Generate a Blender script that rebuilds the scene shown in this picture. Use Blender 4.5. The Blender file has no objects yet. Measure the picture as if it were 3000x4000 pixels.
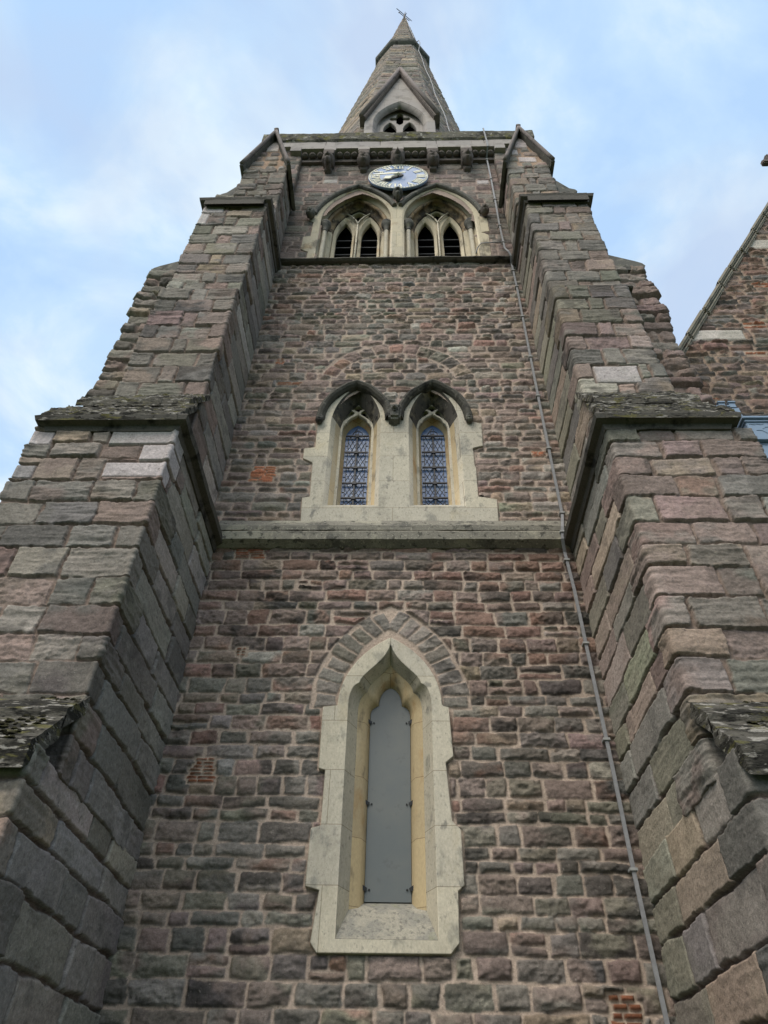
import bpy, math
import numpy as np
from mathutils import Matrix, Vector
C = bpy.context.scene.collection
scn = bpy.context.scene

# ------------------------------------------------------------------ camera
cam = bpy.data.objects.new('camera', bpy.data.cameras.new('camera'))
C.objects.link(cam)
cam.data.sensor_fit = 'HORIZONTAL'; cam.data.sensor_width = 36.0
cam.data.lens = 36*2730/3000
cam.data.clip_start = 0.05; cam.data.clip_end = 2000
R = [[0.9996386905659007, 0.0004824407649280476, 0.026874813015160037],
     [0.019864501040820444, -0.6868233728638755, -0.7265528584255169],
     [0.01810773100337873, 0.7268242027745074, -0.6865848005447769]]
m4 = Matrix([R[0]+[0.12149683786435492], R[1]+[-6.0], R[2]+[1.6], [0, 0, 0, 1]])
cam.matrix_world = m4
scn.camera = cam

# ------------------------------------------------------------------ light
SUN_EL, SUN_AZ = math.radians(52), math.radians(215)     # azimuth clockwise from +y
wld = bpy.data.worlds.new('World'); scn.world = wld; wld.use_nodes = True
nt = wld.node_tree; nt.nodes.clear()
def N(t, tree=None, **k):
    n = (tree or nt).nodes.new(t)
    for a, b in k.items(): setattr(n, a, b)
    return n
out = N('ShaderNodeOutputWorld'); bg = N('ShaderNodeBackground'); bg.inputs[1].default_value = 0.1
sky = N('ShaderNodeTexSky', sky_type='NISHITA'); sky.sun_disc = False
sky.sun_elevation = SUN_EL; sky.sun_rotation = SUN_AZ
tc = N('ShaderNodeTexCoord'); mp = N('ShaderNodeMapping'); mp.inputs['Scale'].default_value = (1.0, 1.0, 1.6)
mp.inputs['Location'].default_value = (2.3, 0.7, 0.4)
n1 = N('ShaderNodeTexNoise'); n1.inputs['Scale'].default_value = 3.4; n1.inputs['Detail'].default_value = 8; n1.inputs['Roughness'].default_value = 0.55; n1.inputs['Distortion'].default_value = 0.6
n2 = N('ShaderNodeTexNoise'); n2.inputs['Scale'].default_value = 2.7; n2.inputs['Detail'].default_value = 5
cr = N('ShaderNodeValToRGB'); e = cr.color_ramp.elements
e[0].position = 0.40; e[0].color = (0.485, 0.695, 0.985, 1)
e[1].position = 0.62; e[1].color = (0.80, 0.93, 1.02, 1)
k = cr.color_ramp.elements.new(0.5); k.color = (0.575, 0.775, 1.0, 1)
gm = N('ShaderNodeMix', data_type='RGBA'); gm.inputs[7].default_value = (0.53, 0.66, 0.88, 1)
rm = N('ShaderNodeMapRange'); rm.inputs[1].default_value = 0.46; rm.inputs[2].default_value = 0.62; rm.inputs[4].default_value = 0.85
vm = N('ShaderNodeVectorMath', operation='SCALE'); vm.inputs['Scale'].default_value = 10.0
mx = N('ShaderNodeMix', data_type='RGBA'); mx.inputs[0].default_value = 0.93
L = nt.links.new
L(tc.outputs['Generated'], mp.inputs[0]); L(mp.outputs[0], n1.inputs['Vector']); L(mp.outputs[0], n2.inputs['Vector'])
L(n1.outputs[0], cr.inputs[0]); L(n2.outputs[0], rm.inputs[0]); L(rm.outputs[0], gm.inputs[0]); L(cr.outputs[0], gm.inputs[6])
sx = N('ShaderNodeVectorMath', operation='DOT_PRODUCT'); sx.inputs[1].default_value = (-0.30, -0.62, 0.725)   # brighter, whiter cloud round the hidden sun, added out of view to light the walls
nv = N('ShaderNodeVectorMath', operation='NORMALIZE'); L(tc.outputs['Generated'], nv.inputs[0]); L(nv.outputs[0], sx.inputs[0])
gr = N('ShaderNodeMapRange'); gr.interpolation_type = 'SMOOTHSTEP'; gr.inputs[1].default_value = 0.72; gr.inputs[2].default_value = 0.98
L(sx.outputs['Value'], gr.inputs[0]); gl_ = N('ShaderNodeMix', data_type='RGBA'); gl_.inputs[7].default_value = (2.85, 2.75, 2.6, 1)
L(gr.outputs[0], gl_.inputs[0]); L(gm.outputs[2], gl_.inputs[6]); L(gl_.outputs[2], vm.inputs[0]); L(sky.outputs[0], mx.inputs[6]); L(vm.outputs[0], mx.inputs[7])
L(mx.outputs[2], bg.inputs[0]); L(bg.outputs[0], out.inputs[0])
sun = bpy.data.objects.new('sun', bpy.data.lights.new('sun', 'SUN')); C.objects.link(sun)
sun.data.energy = 1.5; sun.data.angle = math.radians(22); sun.data.color = (1.0, 0.95, 0.87)
d = Vector((math.sin(SUN_AZ)*math.cos(SUN_EL), math.cos(SUN_AZ)*math.cos(SUN_EL), math.sin(SUN_EL)))
sun.rotation_euler = d.to_track_quat('Z', 'Y').to_euler(); sun.location = (-8, -14, 30)
vs = scn.view_settings; vs.view_transform = 'Standard'; vs.look = 'None'; vs.exposure = 0.1; vs.gamma = 1; vs.use_curve_mapping = False

# ------------------------------------------------------------------ noise helpers
_rg = np.random.default_rng(7)
_RT = _rg.random((256, 256))
def vn(x, y, s=0):
    x = x + s*37.77; y = y + s*19.31
    xi = np.floor(x).astype(int); yi = np.floor(y).astype(int)
    fx = x-xi; fy = y-yi; fx = fx*fx*(3-2*fx); fy = fy*fy*(3-2*fy)
    a = _RT[yi & 255, xi & 255]; b = _RT[yi & 255, (xi+1) & 255]
    c = _RT[(yi+1) & 255, xi & 255]; d = _RT[(yi+1) & 255, (xi+1) & 255]
    return (a*(1-fx)+b*fx)*(1-fy)+(c*(1-fx)+d*fx)*fy
def fbm(x, y, s=0, o=4, g=0.5):
    r = 0; a = 1; t = 0
    for i in range(o):
        r = r+a*vn(x*2**i, y*2**i, s+i*3); t += a; a *= g
    return r/t
def sst(a, b, x):
    t = np.clip((x-a)/(b-a), 0, 1); return t*t*(3-2*t)

# ------------------------------------------------------------------ objects
def setp(o, label=None, cat=None, group=None, kind=None):
    for k, v in (('label', label), ('category', cat), ('group', group), ('kind', kind)):
        if v: o[k] = v
    return o
def thing(name, label, cat, loc, group=None):
    o = bpy.data.objects.new(name, None); C.objects.link(o); o.location = loc; o.empty_display_size = 0.3
    return setp(o, label, cat, group)
def link(name, me, mat, parent=None, smooth=False):
    o = bpy.data.objects.new(name, me); C.objects.link(o)
    if mat:
        for m in (mat if isinstance(mat, list) else [mat]): me.materials.append(m)
    if parent:
        o.parent = parent
        w = Vector((0, 0, 0)); p = parent
        while p: w += Vector(p.location); p = p.parent
        me.transform(Matrix.Translation(-w))
    if smooth: me.polygons.foreach_set('use_smooth', np.ones(len(me.polygons), bool))
    return o
def np_mesh(name, V, F, col=None):
    V = np.asarray(V, float).reshape(-1, 3); F = np.asarray(F, int)
    me = bpy.data.meshes.new(name); k = F.shape[1]
    me.vertices.add(len(V)); me.vertices.foreach_set('co', V.ravel())
    me.loops.add(F.size); me.loops.foreach_set('vertex_index', F.ravel())
    me.polygons.add(len(F)); me.polygons.foreach_set('loop_start', np.arange(len(F))*k)
    me.update(calc_edges=True)
    if col is not None:
        a = me.color_attributes.new('Col', 'FLOAT_COLOR', 'POINT')
        a.data.foreach_set('color', np.concatenate([col, np.ones((len(V), 1))], 1).ravel())
    return me
class MB:                                                   # collects simple shapes into one mesh
    def __init__(s): s.v = []; s.f = []
    def add(s, v, f):
        o = len(s.v); s.v += [tuple(p) for p in v]; s.f += [tuple(i+o for i in q) for q in f]
    def box(s, x0, x1, y0, y1, z0, z1):
        s.add([(x, y, z) for z in (z0, z1) for y in (y0, y1) for x in (x0, x1)],
              [(0, 2, 3, 1), (4, 5, 7, 6), (0, 1, 5, 4), (2, 6, 7, 3), (0, 4, 6, 2), (1, 3, 7, 5)])
    def hexa(s, p): s.add(p, [(0, 3, 2, 1), (4, 5, 6, 7), (0, 1, 5, 4), (1, 2, 6, 5), (2, 3, 7, 6), (3, 0, 4, 7)])
    def bar(s, a, b, w, t, up=(0, 1, 0)):
        a = Vector(a); b = Vector(b); d = (b-a).normalized(); u = Vector(up); n = d.cross(u).normalized()*w/2; u = n.cross(d).normalized()*t/2
        s.hexa([a-n-u, a+n-u, a+n+u, a-n+u, b-n-u, b+n-u, b+n+u, b-n+u])
    def tube(s, pts, r, n=8, caps=True):
        P = [Vector(p) for p in pts]; rs = r if isinstance(r, (list, tuple)) else [r]*len(P); vs_ = []
        for i, p in enumerate(P):
            t = (P[min(i+1, len(P)-1)]-P[max(i-1, 0)]).normalized()
            a = t.orthogonal().normalized() if abs(t.z) < .9 else t.cross(Vector((0, 1, 0))).normalized()
            if abs(t.z) < .9: a = t.cross(Vector((0, 0, 1))).normalized()
            b = t.cross(a)
            vs_ += [p+a*rs[i]*math.cos(j*2*math.pi/n)+b*rs[i]*math.sin(j*2*math.pi/n) for j in range(n)]
        f = [(i*n+j, i*n+(j+1) % n, (i+1)*n+(j+1) % n, (i+1)*n+j) for i in range(len(P)-1) for j in range(n)]
        if caps: f += [tuple(range(n))[::-1], tuple((len(P)-1)*n+j for j in range(n))]
        s.add(vs_, f)
    def lathe(s, prof, x, y, n=20):                          # (radius, z)
        s.add([(x+r*math.cos(j*2*math.pi/n), y+r*math.sin(j*2*math.pi/n), z) for r, z in prof for j in range(n)],
              [(i*n+j, i*n+(j+1) % n, (i+1)*n+(j+1) % n, (i+1)*n+j) for i in range(len(prof)-1) for j in range(n)])
    def build(s, name, mat, parent=None, smooth=False, bevel=0):
        me = bpy.data.meshes.new(name); me.from_pydata(s.v, [], s.f); me.update()
        import bmesh
        bm = bmesh.new(); bm.from_mesh(me); bmesh.ops.recalc_face_normals(bm, faces=bm.faces)
        if bevel: bmesh.ops.bevel(bm, geom=[e for e in bm.edges if len(e.link_faces) == 2 and e.calc_face_angle(0) > .5], offset=bevel, segments=2, affect='EDGES', clamp_overlap=True)
        bm.to_mesh(me); bm.free()
        return link(name, me, mat, parent, smooth)
def plate(name, outline, holes, y, th, mat, parent=None, bevel=0.004):
    """flat shape in the xz plane, front face at y, thickness th going back; holes cut through"""
    cu = bpy.data.curves.new(name, 'CURVE'); cu.dimensions = '2D'; cu.fill_mode = 'BOTH'
    for pl in [outline]+list(holes):
        sp = cu.splines.new('POLY'); sp.points.add(len(pl)-1); sp.use_cyclic_u = True
        for p, q in zip(sp.points, pl): p.co = (q[0], q[1], 0, 1)
    cu.extrude = th/2-bevel; cu.bevel_depth = bevel; cu.bevel_resolution = 1; cu.offset = -bevel
    t = bpy.data.objects.new('t', cu); C.objects.link(t)
    me = bpy.data.meshes.new_from_object(t.evaluated_get(bpy.context.evaluated_depsgraph_get()))
    bpy.data.objects.remove(t); bpy.data.curves.remove(cu)
    me.transform(Matrix(((1, 0, 0, 0), (0, 0, -1, y+th/2), (0, 1, 0, 0), (0, 0, 0, 1)))); me.materials.clear(); me.name = name
    return link(name, me, mat, parent)
def loft(name, rings, mat, parent=None, closed=True, smooth=False):
    n = len(rings[0]); V = [p for r in rings for p in r]
    F = [(i*n+j, i*n+(j+1) % n, (i+1)*n+(j+1) % n, (i+1)*n+j) for i in range(len(rings)-1) for j in range(n if closed else n-1)]
    me = np_mesh(name, V, F); return link(name, me, mat, parent, smooth)
def sweep_vf(P, A, B, prof, caps=True, closed_path=False):
    P = np.array(P, float); A = np.array(A, float); B = np.array(B, float); n = len(prof); k = len(P)
    V = np.concatenate([P[i]+np.outer([q[0] for q in prof], A[i])+np.outer([q[1] for q in prof], B[i]) for i in range(k)])
    F = [(i*n+j, i*n+(j+1) % n, ((i+1) % k)*n+(j+1) % n, ((i+1) % k)*n+j) for i in range(k if closed_path else k-1) for j in range(n)]
    if caps and not closed_path: F += [tuple(range(n))[::-1], tuple((k-1)*n+j for j in range(n))]
    return V, F
def rough(V, amp, f=6, s=0, f2=None):
    V = np.array(V, float); f2 = f2 or f
    for a in range(3):
        V[:, a] += amp*2*(fbm((V[:, 0]+V[:, 1]*.7)*f+V[:, 2]*f*.3, V[:, 2]*f2+V[:, 1]*f*.4, s+a*11, 3)-.5)
    return V
def sub_path(pts, step):
    o = [np.array(pts[0], float)]
    for a, b in zip(pts[:-1], pts[1:]):
        a = np.array(a, float); b = np.array(b, float); n = max(1, int(np.linalg.norm(b-a)/step))
        o += [a+(b-a)*i/n for i in range(1, n+1)]
    return o
def horiz_string(name, pts, prof, mat, parent, side=1, step=.05, amp=.006, seed=0):
    """moulding along a horizontal polyline, prof = (outward, up); mitred corners"""
    base = [np.array(p, float) for p in pts]; P = []; A = []
    nrm = []
    for a, b in zip(base[:-1], base[1:]):
        d = (b-a)/np.linalg.norm(b-a); nrm.append(np.array([d[1], -d[0], 0])*side)
    for i, (a, b) in enumerate(zip(base[:-1], base[1:])):
        n = max(1, int(np.linalg.norm(b-a)/step))
        for j in range(n+1):
            if j == 0 and i > 0: continue
            P.append(a+(b-a)*j/n)
            if j == n and i < len(nrm)-1:
                m = nrm[i]+nrm[i+1]; m = m/(1+nrm[i]@nrm[i+1]); A.append(m)
            else: A.append(nrm[i])
    V, F = sweep_vf(P, A, [(0, 0, 1)]*len(P), prof)
    V = rough(V, amp, 5, seed, 9)
    m = MB(); m.add(V, F); return m.build(name, mat, parent)

# ------------------------------------------------------------------ materials
def mat(name, base, rough_=.9, spec=.25, metal=0, noise=None, bump=None, mul=None, spots=None, attr=False, stretch=(1, 1, 1), joints=None):
    m = bpy.data.materials.new(name); m.use_nodes = True; t = m.node_tree; b = t.nodes['Principled BSDF']
    b.inputs['Roughness'].default_value = rough_; b.inputs['Metallic'].default_value = metal
    b.inputs['Specular IOR Level'].default_value = spec
    tc = N('ShaderNodeTexCoord', t); mp = N('ShaderNodeMapping', t); mp.inputs['Scale'].default_value = stretch
    t.links.new(tc.outputs['Object'], mp.inputs[0]); vec = mp.outputs[0]
    if attr:
        a = N('ShaderNodeAttribute', t); a.attribute_name = 'Col'; col = a.outputs['Color']
    else:
        a = N('ShaderNodeRGB', t); a.outputs[0].default_value = (*base, 1); col = a.outputs[0]
    def nz(scale, detail=6, rg=.6):
        n = N('ShaderNodeTexNoise', t); n.inputs['Scale'].default_value = scale; n.inputs['Detail'].default_value = detail; n.inputs['Roughness'].default_value = rg
        t.links.new(vec, n.inputs['Vector']); return n.outputs[0]
    for (scale, lo, hi, c, f) in (noise or []):              # patches of another colour
        r = N('ShaderNodeMapRange', t); r.interpolation_type = 'SMOOTHSTEP'; r.inputs[1].default_value = lo; r.inputs[2].default_value = hi; r.inputs[4].default_value = f
        t.links.new(nz(scale), r.inputs[0]); x = N('ShaderNodeMix', t, data_type='RGBA'); x.inputs[7].default_value = (*c, 1)
        t.links.new(r.outputs[0], x.inputs[0]); t.links.new(col, x.inputs[6]); col = x.outputs[2]
    for (scale, lo, hi) in (mul or []):                      # fine grain
        r = N('ShaderNodeMapRange', t); r.inputs[1].default_value = .3; r.inputs[2].default_value = .7; r.inputs[3].default_value = lo; r.inputs[4].default_value = hi
        t.links.new(nz(scale, 5, .7), r.inputs[0]); x = N('ShaderNodeVectorMath', t, operation='SCALE')
        t.links.new(col, x.inputs[0]); t.links.new(r.outputs[0], x.inputs['Scale']); col = x.outputs[0]
    if joints:                                               # thin mortar joints between dressed blocks
        sp = N('ShaderNodeSeparateXYZ', t); cb = N('ShaderNodeCombineXYZ', t); t.links.new(tc.outputs['Object'], sp.inputs[0]); t.links.new(sp.outputs[0], cb.inputs[0]); t.links.new(sp.outputs[2], cb.inputs[1])
        br = N('ShaderNodeTexBrick', t); br.offset = .37; br.inputs['Scale'].default_value = 1.0; br.inputs['Brick Width'].default_value = joints[0]; br.inputs['Row Height'].default_value = joints[1]; br.inputs['Mortar Size'].default_value = .0035; br.inputs['Mortar Smooth'].default_value = .3
        br.inputs['Color1'].default_value = (.9, .9, .9, 1); br.inputs['Color2'].default_value = (1.08, 1.06, 1.0, 1); br.inputs['Mortar'].default_value = (.55, .52, .48, 1); t.links.new(cb.outputs[0], br.inputs['Vector'])
        x = N('ShaderNodeVectorMath', t, operation='MULTIPLY'); t.links.new(col, x.inputs[0]); t.links.new(br.outputs[0], x.inputs[1]); col = x.outputs[0]
    t.links.new(col, b.inputs['Base Color'])
    h = None
    for (scale, st, dist) in (bump or []):
        u = N('ShaderNodeBump', t); u.inputs['Strength'].default_value = st; u.inputs['Distance'].default_value = dist
        t.links.new(nz(scale, 8, .65), u.inputs['Height'])
        if h: t.links.new(h, u.inputs['Normal'])
        h = u.outputs[0]
    if h: t.links.new(h, b.inputs['Normal'])
    return m
M_STONE = mat('weathered sandstone', (.2, .2, .2), .93, .15, attr=True, noise=[(22, .60, .72, (.05, .046, .042), .55), (34, .62, .72, (.36, .33, .29), .35)], mul=[(40, .74, 1.26), (150, .8, 1.2)], bump=[(32, .7, .014), (120, .5, .004)])
M_LIME = mat('limestone', (.52, .475, .385), .88, .2, joints=(1.37, .46), noise=[(1.6, .46, .66, (.435, .395, .315), .8), (5, .54, .68, (.26, .25, .215), .75), (2.6, .56, .7, (.50, .43, .30), .5), (9, .60, .70, (.15, .145, .13), .7), (40, .58, .68, (.22, .205, .18), .6)], mul=[(70, .82, 1.14), (9, .9, 1.08)], bump=[(60, .45, .004), (12, .4, .008)], stretch=(1, 1, .6))
M_LIMEY = mat('ochre limestone', (.46, .365, .225), .88, .2, joints=(3.0, .52), noise=[(2.5, .48, .7, (.5, .43, .31), .85), (4, .53, .70, (.36, .215, .09), .8), (6, .57, .70, (.17, .14, .10), .75)], mul=[(70, .88, 1.1)], bump=[(60, .3, .004)], stretch=(1, 1, .45))
M_LIMES = mat('sooty limestone', (.085, .078, .068), .92, .15, noise=[(3.2, .5, .72, (.34, .28, .18), .8), (7, .50, .66, (.022, .021, .02), .95), (16, .6, .7, (.3, .28, .23), .4)], mul=[(60, .85, 1.15)], bump=[(50, .5, .006)])
M_LIMED = mat('streaked belfry limestone', (.52, .46, .345), .9, .2, joints=(2.6, .62), noise=[(2.2, .54, .66, (.15, .13, .10), .85), (3.5, .54, .70, (.42, .29, .15), .7), (7, .55, .72, (.36, .34, .29), .6)], mul=[(60, .85, 1.1)], bump=[(50, .35, .005)], stretch=(1, 1, .55))
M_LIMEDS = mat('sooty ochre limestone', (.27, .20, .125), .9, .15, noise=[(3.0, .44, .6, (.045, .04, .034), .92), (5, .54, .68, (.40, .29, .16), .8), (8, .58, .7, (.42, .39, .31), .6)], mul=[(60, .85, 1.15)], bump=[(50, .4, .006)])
M_LICH = mat('lichened sill stone', (.33, .305, .245), .93, .15, noise=[(5, .42, .58, (.23, .22, .19), .85), (26, .5, .66, (.12, .115, .10), .7), (5, .58, .7, (.28, .28, .17), .5)], mul=[(70, .8, 1.2)], bump=[(40, .7, .01)])
M_LITE = mat('lichened gable coping', (.27, .24, .19), .93, .15, noise=[(4, .5, .66, (.12, .11, .095), .8), (9, .56, .7, (.36, .34, .26), .7), (7, .58, .7, (.25, .24, .13), .6)], mul=[(60, .8, 1.2)], bump=[(40, .6, .01)])
M_HOOD = mat('lichened hood stone', (.13, .125, .11), .93, .15, noise=[(5, .5, .7, (.035, .034, .032), .9), (9, .56, .7, (.28, .265, .21), .7), (3, .6, .75, (.19, .19, .12), .6)], mul=[(60, .8, 1.2)], bump=[(40, .7, .012), (120, .4, .004)])
M_HOODB = mat('blackened hood stone', (.085, .08, .068), .93, .12, noise=[(5, .48, .66, (.028, .027, .025), .9), (9, .58, .7, (.25, .235, .19), .7), (3, .6, .75, (.14, .14, .09), .5)], mul=[(60, .8, 1.2)], bump=[(40, .7, .012)])
M_MOSSY = mat('mossy coping stone', (.135, .125, .10), .95, .1, noise=[(3, .47, .62, (.04, .038, .03), .9), (5, .53, .64, (.15, .14, .045), .8), (8, .56, .66, (.36, .34, .29), .85), (14, .58, .68, (.02, .02, .018), .9)], mul=[(50, .75, 1.25)], bump=[(25, .9, .03), (90, .6, .008)])
M_SHAG = mat('shaggy lichened coping', (.125, .115, .095), .97, .08, noise=[(3.5, .46, .58, (.035, .033, .028), .92), (5, .54, .62, (.17, .155, .06), .7), (9, .55, .63, (.42, .39, .34), .8), (14, .56, .64, (.018, .017, .015), .92)], mul=[(60, .7, 1.3)], bump=[(22, 1, .03), (80, .7, .008)], stretch=(1, 1, 3.2))
M_COPE = mat('sooty coping stone', (.11, .10, .087), .95, .1, noise=[(4, .52, .68, (.022, .021, .02), .9), (6, .6, .74, (.15, .14, .10), .6)], mul=[(60, .8, 1.2)], bump=[(30, .7, .015), (110, .4, .004)])
M_SILL = mat('lichened string course', (.215, .2, .165), .95, .1, noise=[(1.0, .50, .56, (.36, .335, .26), .75), (1.7, .55, .62, (.11, .105, .092), .85), (14, .54, .64, (.06, .058, .05), .8), (30, .57, .66, (.45, .42, .34), .6)], mul=[(70, .8, 1.2)], bump=[(30, .7, .012), (120, .5, .004)])
M_ROLL = mat('weathered roll moulding', (.21, .178, .165), .9, .15, noise=[(5, .5, .7, (.12, .105, .095), .8)], mul=[(60, .85, 1.15)], bump=[(60, .4, .004)])
M_PALE = mat('pale dressed sandstone', (.35, .318, .30), .85, .2, joints=(1.05, .55), noise=[(3, .5, .68, (.20, .185, .17), .75), (5, .5, .75, (.25, .215, .21), .7)], mul=[(60, .9, 1.1)], bump=[(80, .25, .003)])
M_CARVE = mat('carved sandstone', (.155, .130, .115), .93, .12, noise=[(6, .5, .68, (.05, .046, .042), .9), (9, .58, .7, (.2, .165, .14), .7)], mul=[(60, .85, 1.15)], bump=[(60, .5, .006)])
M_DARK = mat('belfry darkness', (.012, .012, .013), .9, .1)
M_SLAT = mat('weathered louvre boards', (.04, .042, .045), .8, .2, mul=[(30, .7, 1.3)])
M_SHEET = mat('grey protective sheet', (.10, .112, .11), .38, .4, noise=[(2, .4, .7, (.125, .13, .118), .8), (14, .58, .7, (.08, .085, .08), .5)], bump=[(3, .15, .01)])
M_GLASS = mat('leaded glass', (.08, .135, .27), .14, .45, noise=[(5, .42, .62, (.13, .19, .31), .9)], bump=[(7, .5, .02)])  # blue of the reflected sky is put into the base colour
M_LEAD = mat('lead came', (.035, .037, .04), .6, .4)
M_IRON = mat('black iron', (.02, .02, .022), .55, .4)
M_STRAP = mat('lead grey strap', (.22, .22, .225), .5, .4, mul=[(20, .8, 1.2)])
M_CLIP = mat('strap clip', (.3, .3, .29), .5, .4)
M_DIAL = mat('sky tinted dial', (.13, .21, .40), .25, .5, noise=[(1.8, .45, .65, (.26, .33, .45), .8)])  # blue base and pale patches paint reflected sky into the dial's colour
M_GOLD = mat('pale gilding', (.80, .76, .60), .45, .5)
M_HOPPER = mat('painted cast iron', (.20, .27, .36), .32, .6, noise=[(6, .5, .75, (.16, .22, .30), .6)], mul=[(60, .92, 1.08)])
M_PIPE = mat('light grey pipe', (.42, .43, .45), .5, .4, noise=[(12, .5, .7, (.25, .25, .27), .6)])
M_LEADSHEET = mat('lead sheet', (.30, .32, .36), .5, .4, mul=[(30, .85, 1.15)])
M_MOSS = mat('dark moss', (.028, .026, .016), 1.0, .05, noise=[(20, .5, .7, (.06, .058, .02), .8)], mul=[(150, .6, 1.4)], bump=[(140, 1, .01)])
M_SLATE = mat('roof slates', (.09, .09, .095), .7, .3, mul=[(25, .75, 1.25)], bump=[(20, .5, .02)])
M_WALLB = mat('plain rubble', (.14, .115, .10), .95, .1, noise=[(7, .45, .65, (.09, .085, .075), .9)], mul=[(30, .7, 1.3)], bump=[(9, 1, .05)])
M_GRASS = mat('grass', (.05, .085, .025), .95, .1, noise=[(.7, .45, .65, (.075, .09, .03), .8)], mul=[(20, .6, 1.4)], bump=[(30, 1, .05)])

# ------------------------------------------------------------------ masonry
PAL = dict(purple=(.255, .196, .168), grey=(.248, .222, .190), red=(.285, .182, .142), buff=(.33, .26, .195), green=(.212, .194, .150),
           dark=(.125, .108, .094), pale=(.35, .32, .275), lilac=(.38, .335, .32), pink=(.295, .222, .190), slate=(.185, .170, .150), tile=(.50, .20, .11))
def splits(a, b, lmin, lmax, rg):
    o = [a]
    while b-o[-1] > lmax*1.15: o.append(o[-1]+rg.uniform(lmin, min(lmax, b-o[-1]-lmin*.6)))
    return o+[b]
def course_list(z0, z1, hmin, hmax, rg):
    o = [z0]
    while z1-o[-1] > hmax*1.2: o.append(o[-1]+rg.uniform(hmin, hmax))
    if z1-o[-1] > hmax: o.append((o[-1]+z1)/2)
    return o+[z1]
def lay_wall(u0, u1, z0, z1, h, l, rg, base=[], split=.09):
    S = []; cs = base+course_list(base[-1] if base else z0, z1, *h, rg)[1 if base else 0:]
    for a, b in zip(cs[:-1], cs[1:]):
        js = splits(u0, u1, *((l[0]*1.25, l[1]*1.25) if b-a > h[1] else l), rg)
        for p, q in zip(js[:-1], js[1:]):
            if rg.random() < split and b-a > .13 and q-p > .26:
                m = a+(b-a)*rg.uniform(.4, .6); mm = p+(q-p)*rg.uniform(.4, .6)
                S += [(p, q, a, m), (p, mm, m, b), (mm, q, m, b)] if rg.random() < .4 else [(p, q, a, m), (p, q, m, b)]
            else: S.append((p, q, a, b))
    return S
def lay_butt(corners, U, z0, z1, h, l, rg, inner=None):
    S = []; cs = course_list(z0, z1, *h, rg); k = rg.integers(2)
    for a, b in zip(cs[:-1], cs[1:]):
        k ^= 1; L_ = []
        for i, c in enumerate(corners):
            lo = rg.uniform(.34, .66); sh = rg.uniform(.15, .30)
            x, y = (lo, sh) if (k+i) % 2 else (sh, lo)
            w = (corners[1]-corners[0])/2 if len(corners) > 1 else 9
            if i == 0: y = min(y, w*.8)
            else: x = min(x, w*.8)
            x = min(x, c-.12) if i == 0 else x
            L_.append((c-x, c+y)); S.append((c-x, c+y, a, b))
        e = [0]+[v for p in L_ for v in p]+[U]
        for n_, (p, q) in enumerate(zip(e[0::2], e[1::2])):
            if q-p < .1: continue
            ins = n_ == 0 and inner
            js = splits(p, q, *((.38, .95) if ins else l), rg)
            for s, t in zip(js[:-1], js[1:]):
                if ins: S.append((s, t, a, b, dict(inner, c=inner['cs'][rg.integers(len(inner['cs']))])))
                elif rg.random() < .16: S.append((s, t, a, b, dict(dep=.004, rock=.03, bulge=.0, c='pink' if rg.random() < .5 else None)))
                else: S.append((s, t, a, b))
    return S
def poly_sdf(poly, X, Z):                                    # positive outside
    P = np.array(poly); d = np.full(X.shape, 9.); ins = np.zeros(X.shape, bool)
    for (ax, az), (bx, bz) in zip(P, np.roll(P, -1, 0)):
        ex, ez = bx-ax, bz-az; t = np.clip(((X-ax)*ex+(Z-az)*ez)/(ex*ex+ez*ez+1e-12), 0, 1)
        d = np.minimum(d, np.hypot(X-ax-t*ex, Z-az-t*ez))
        c = ((az > Z) != (bz > Z)) & (X < (bx-ax)*(Z-az)/(bz-az+1e-12)+ax); ins ^= c
    return np.where(ins, -d, d)
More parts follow.
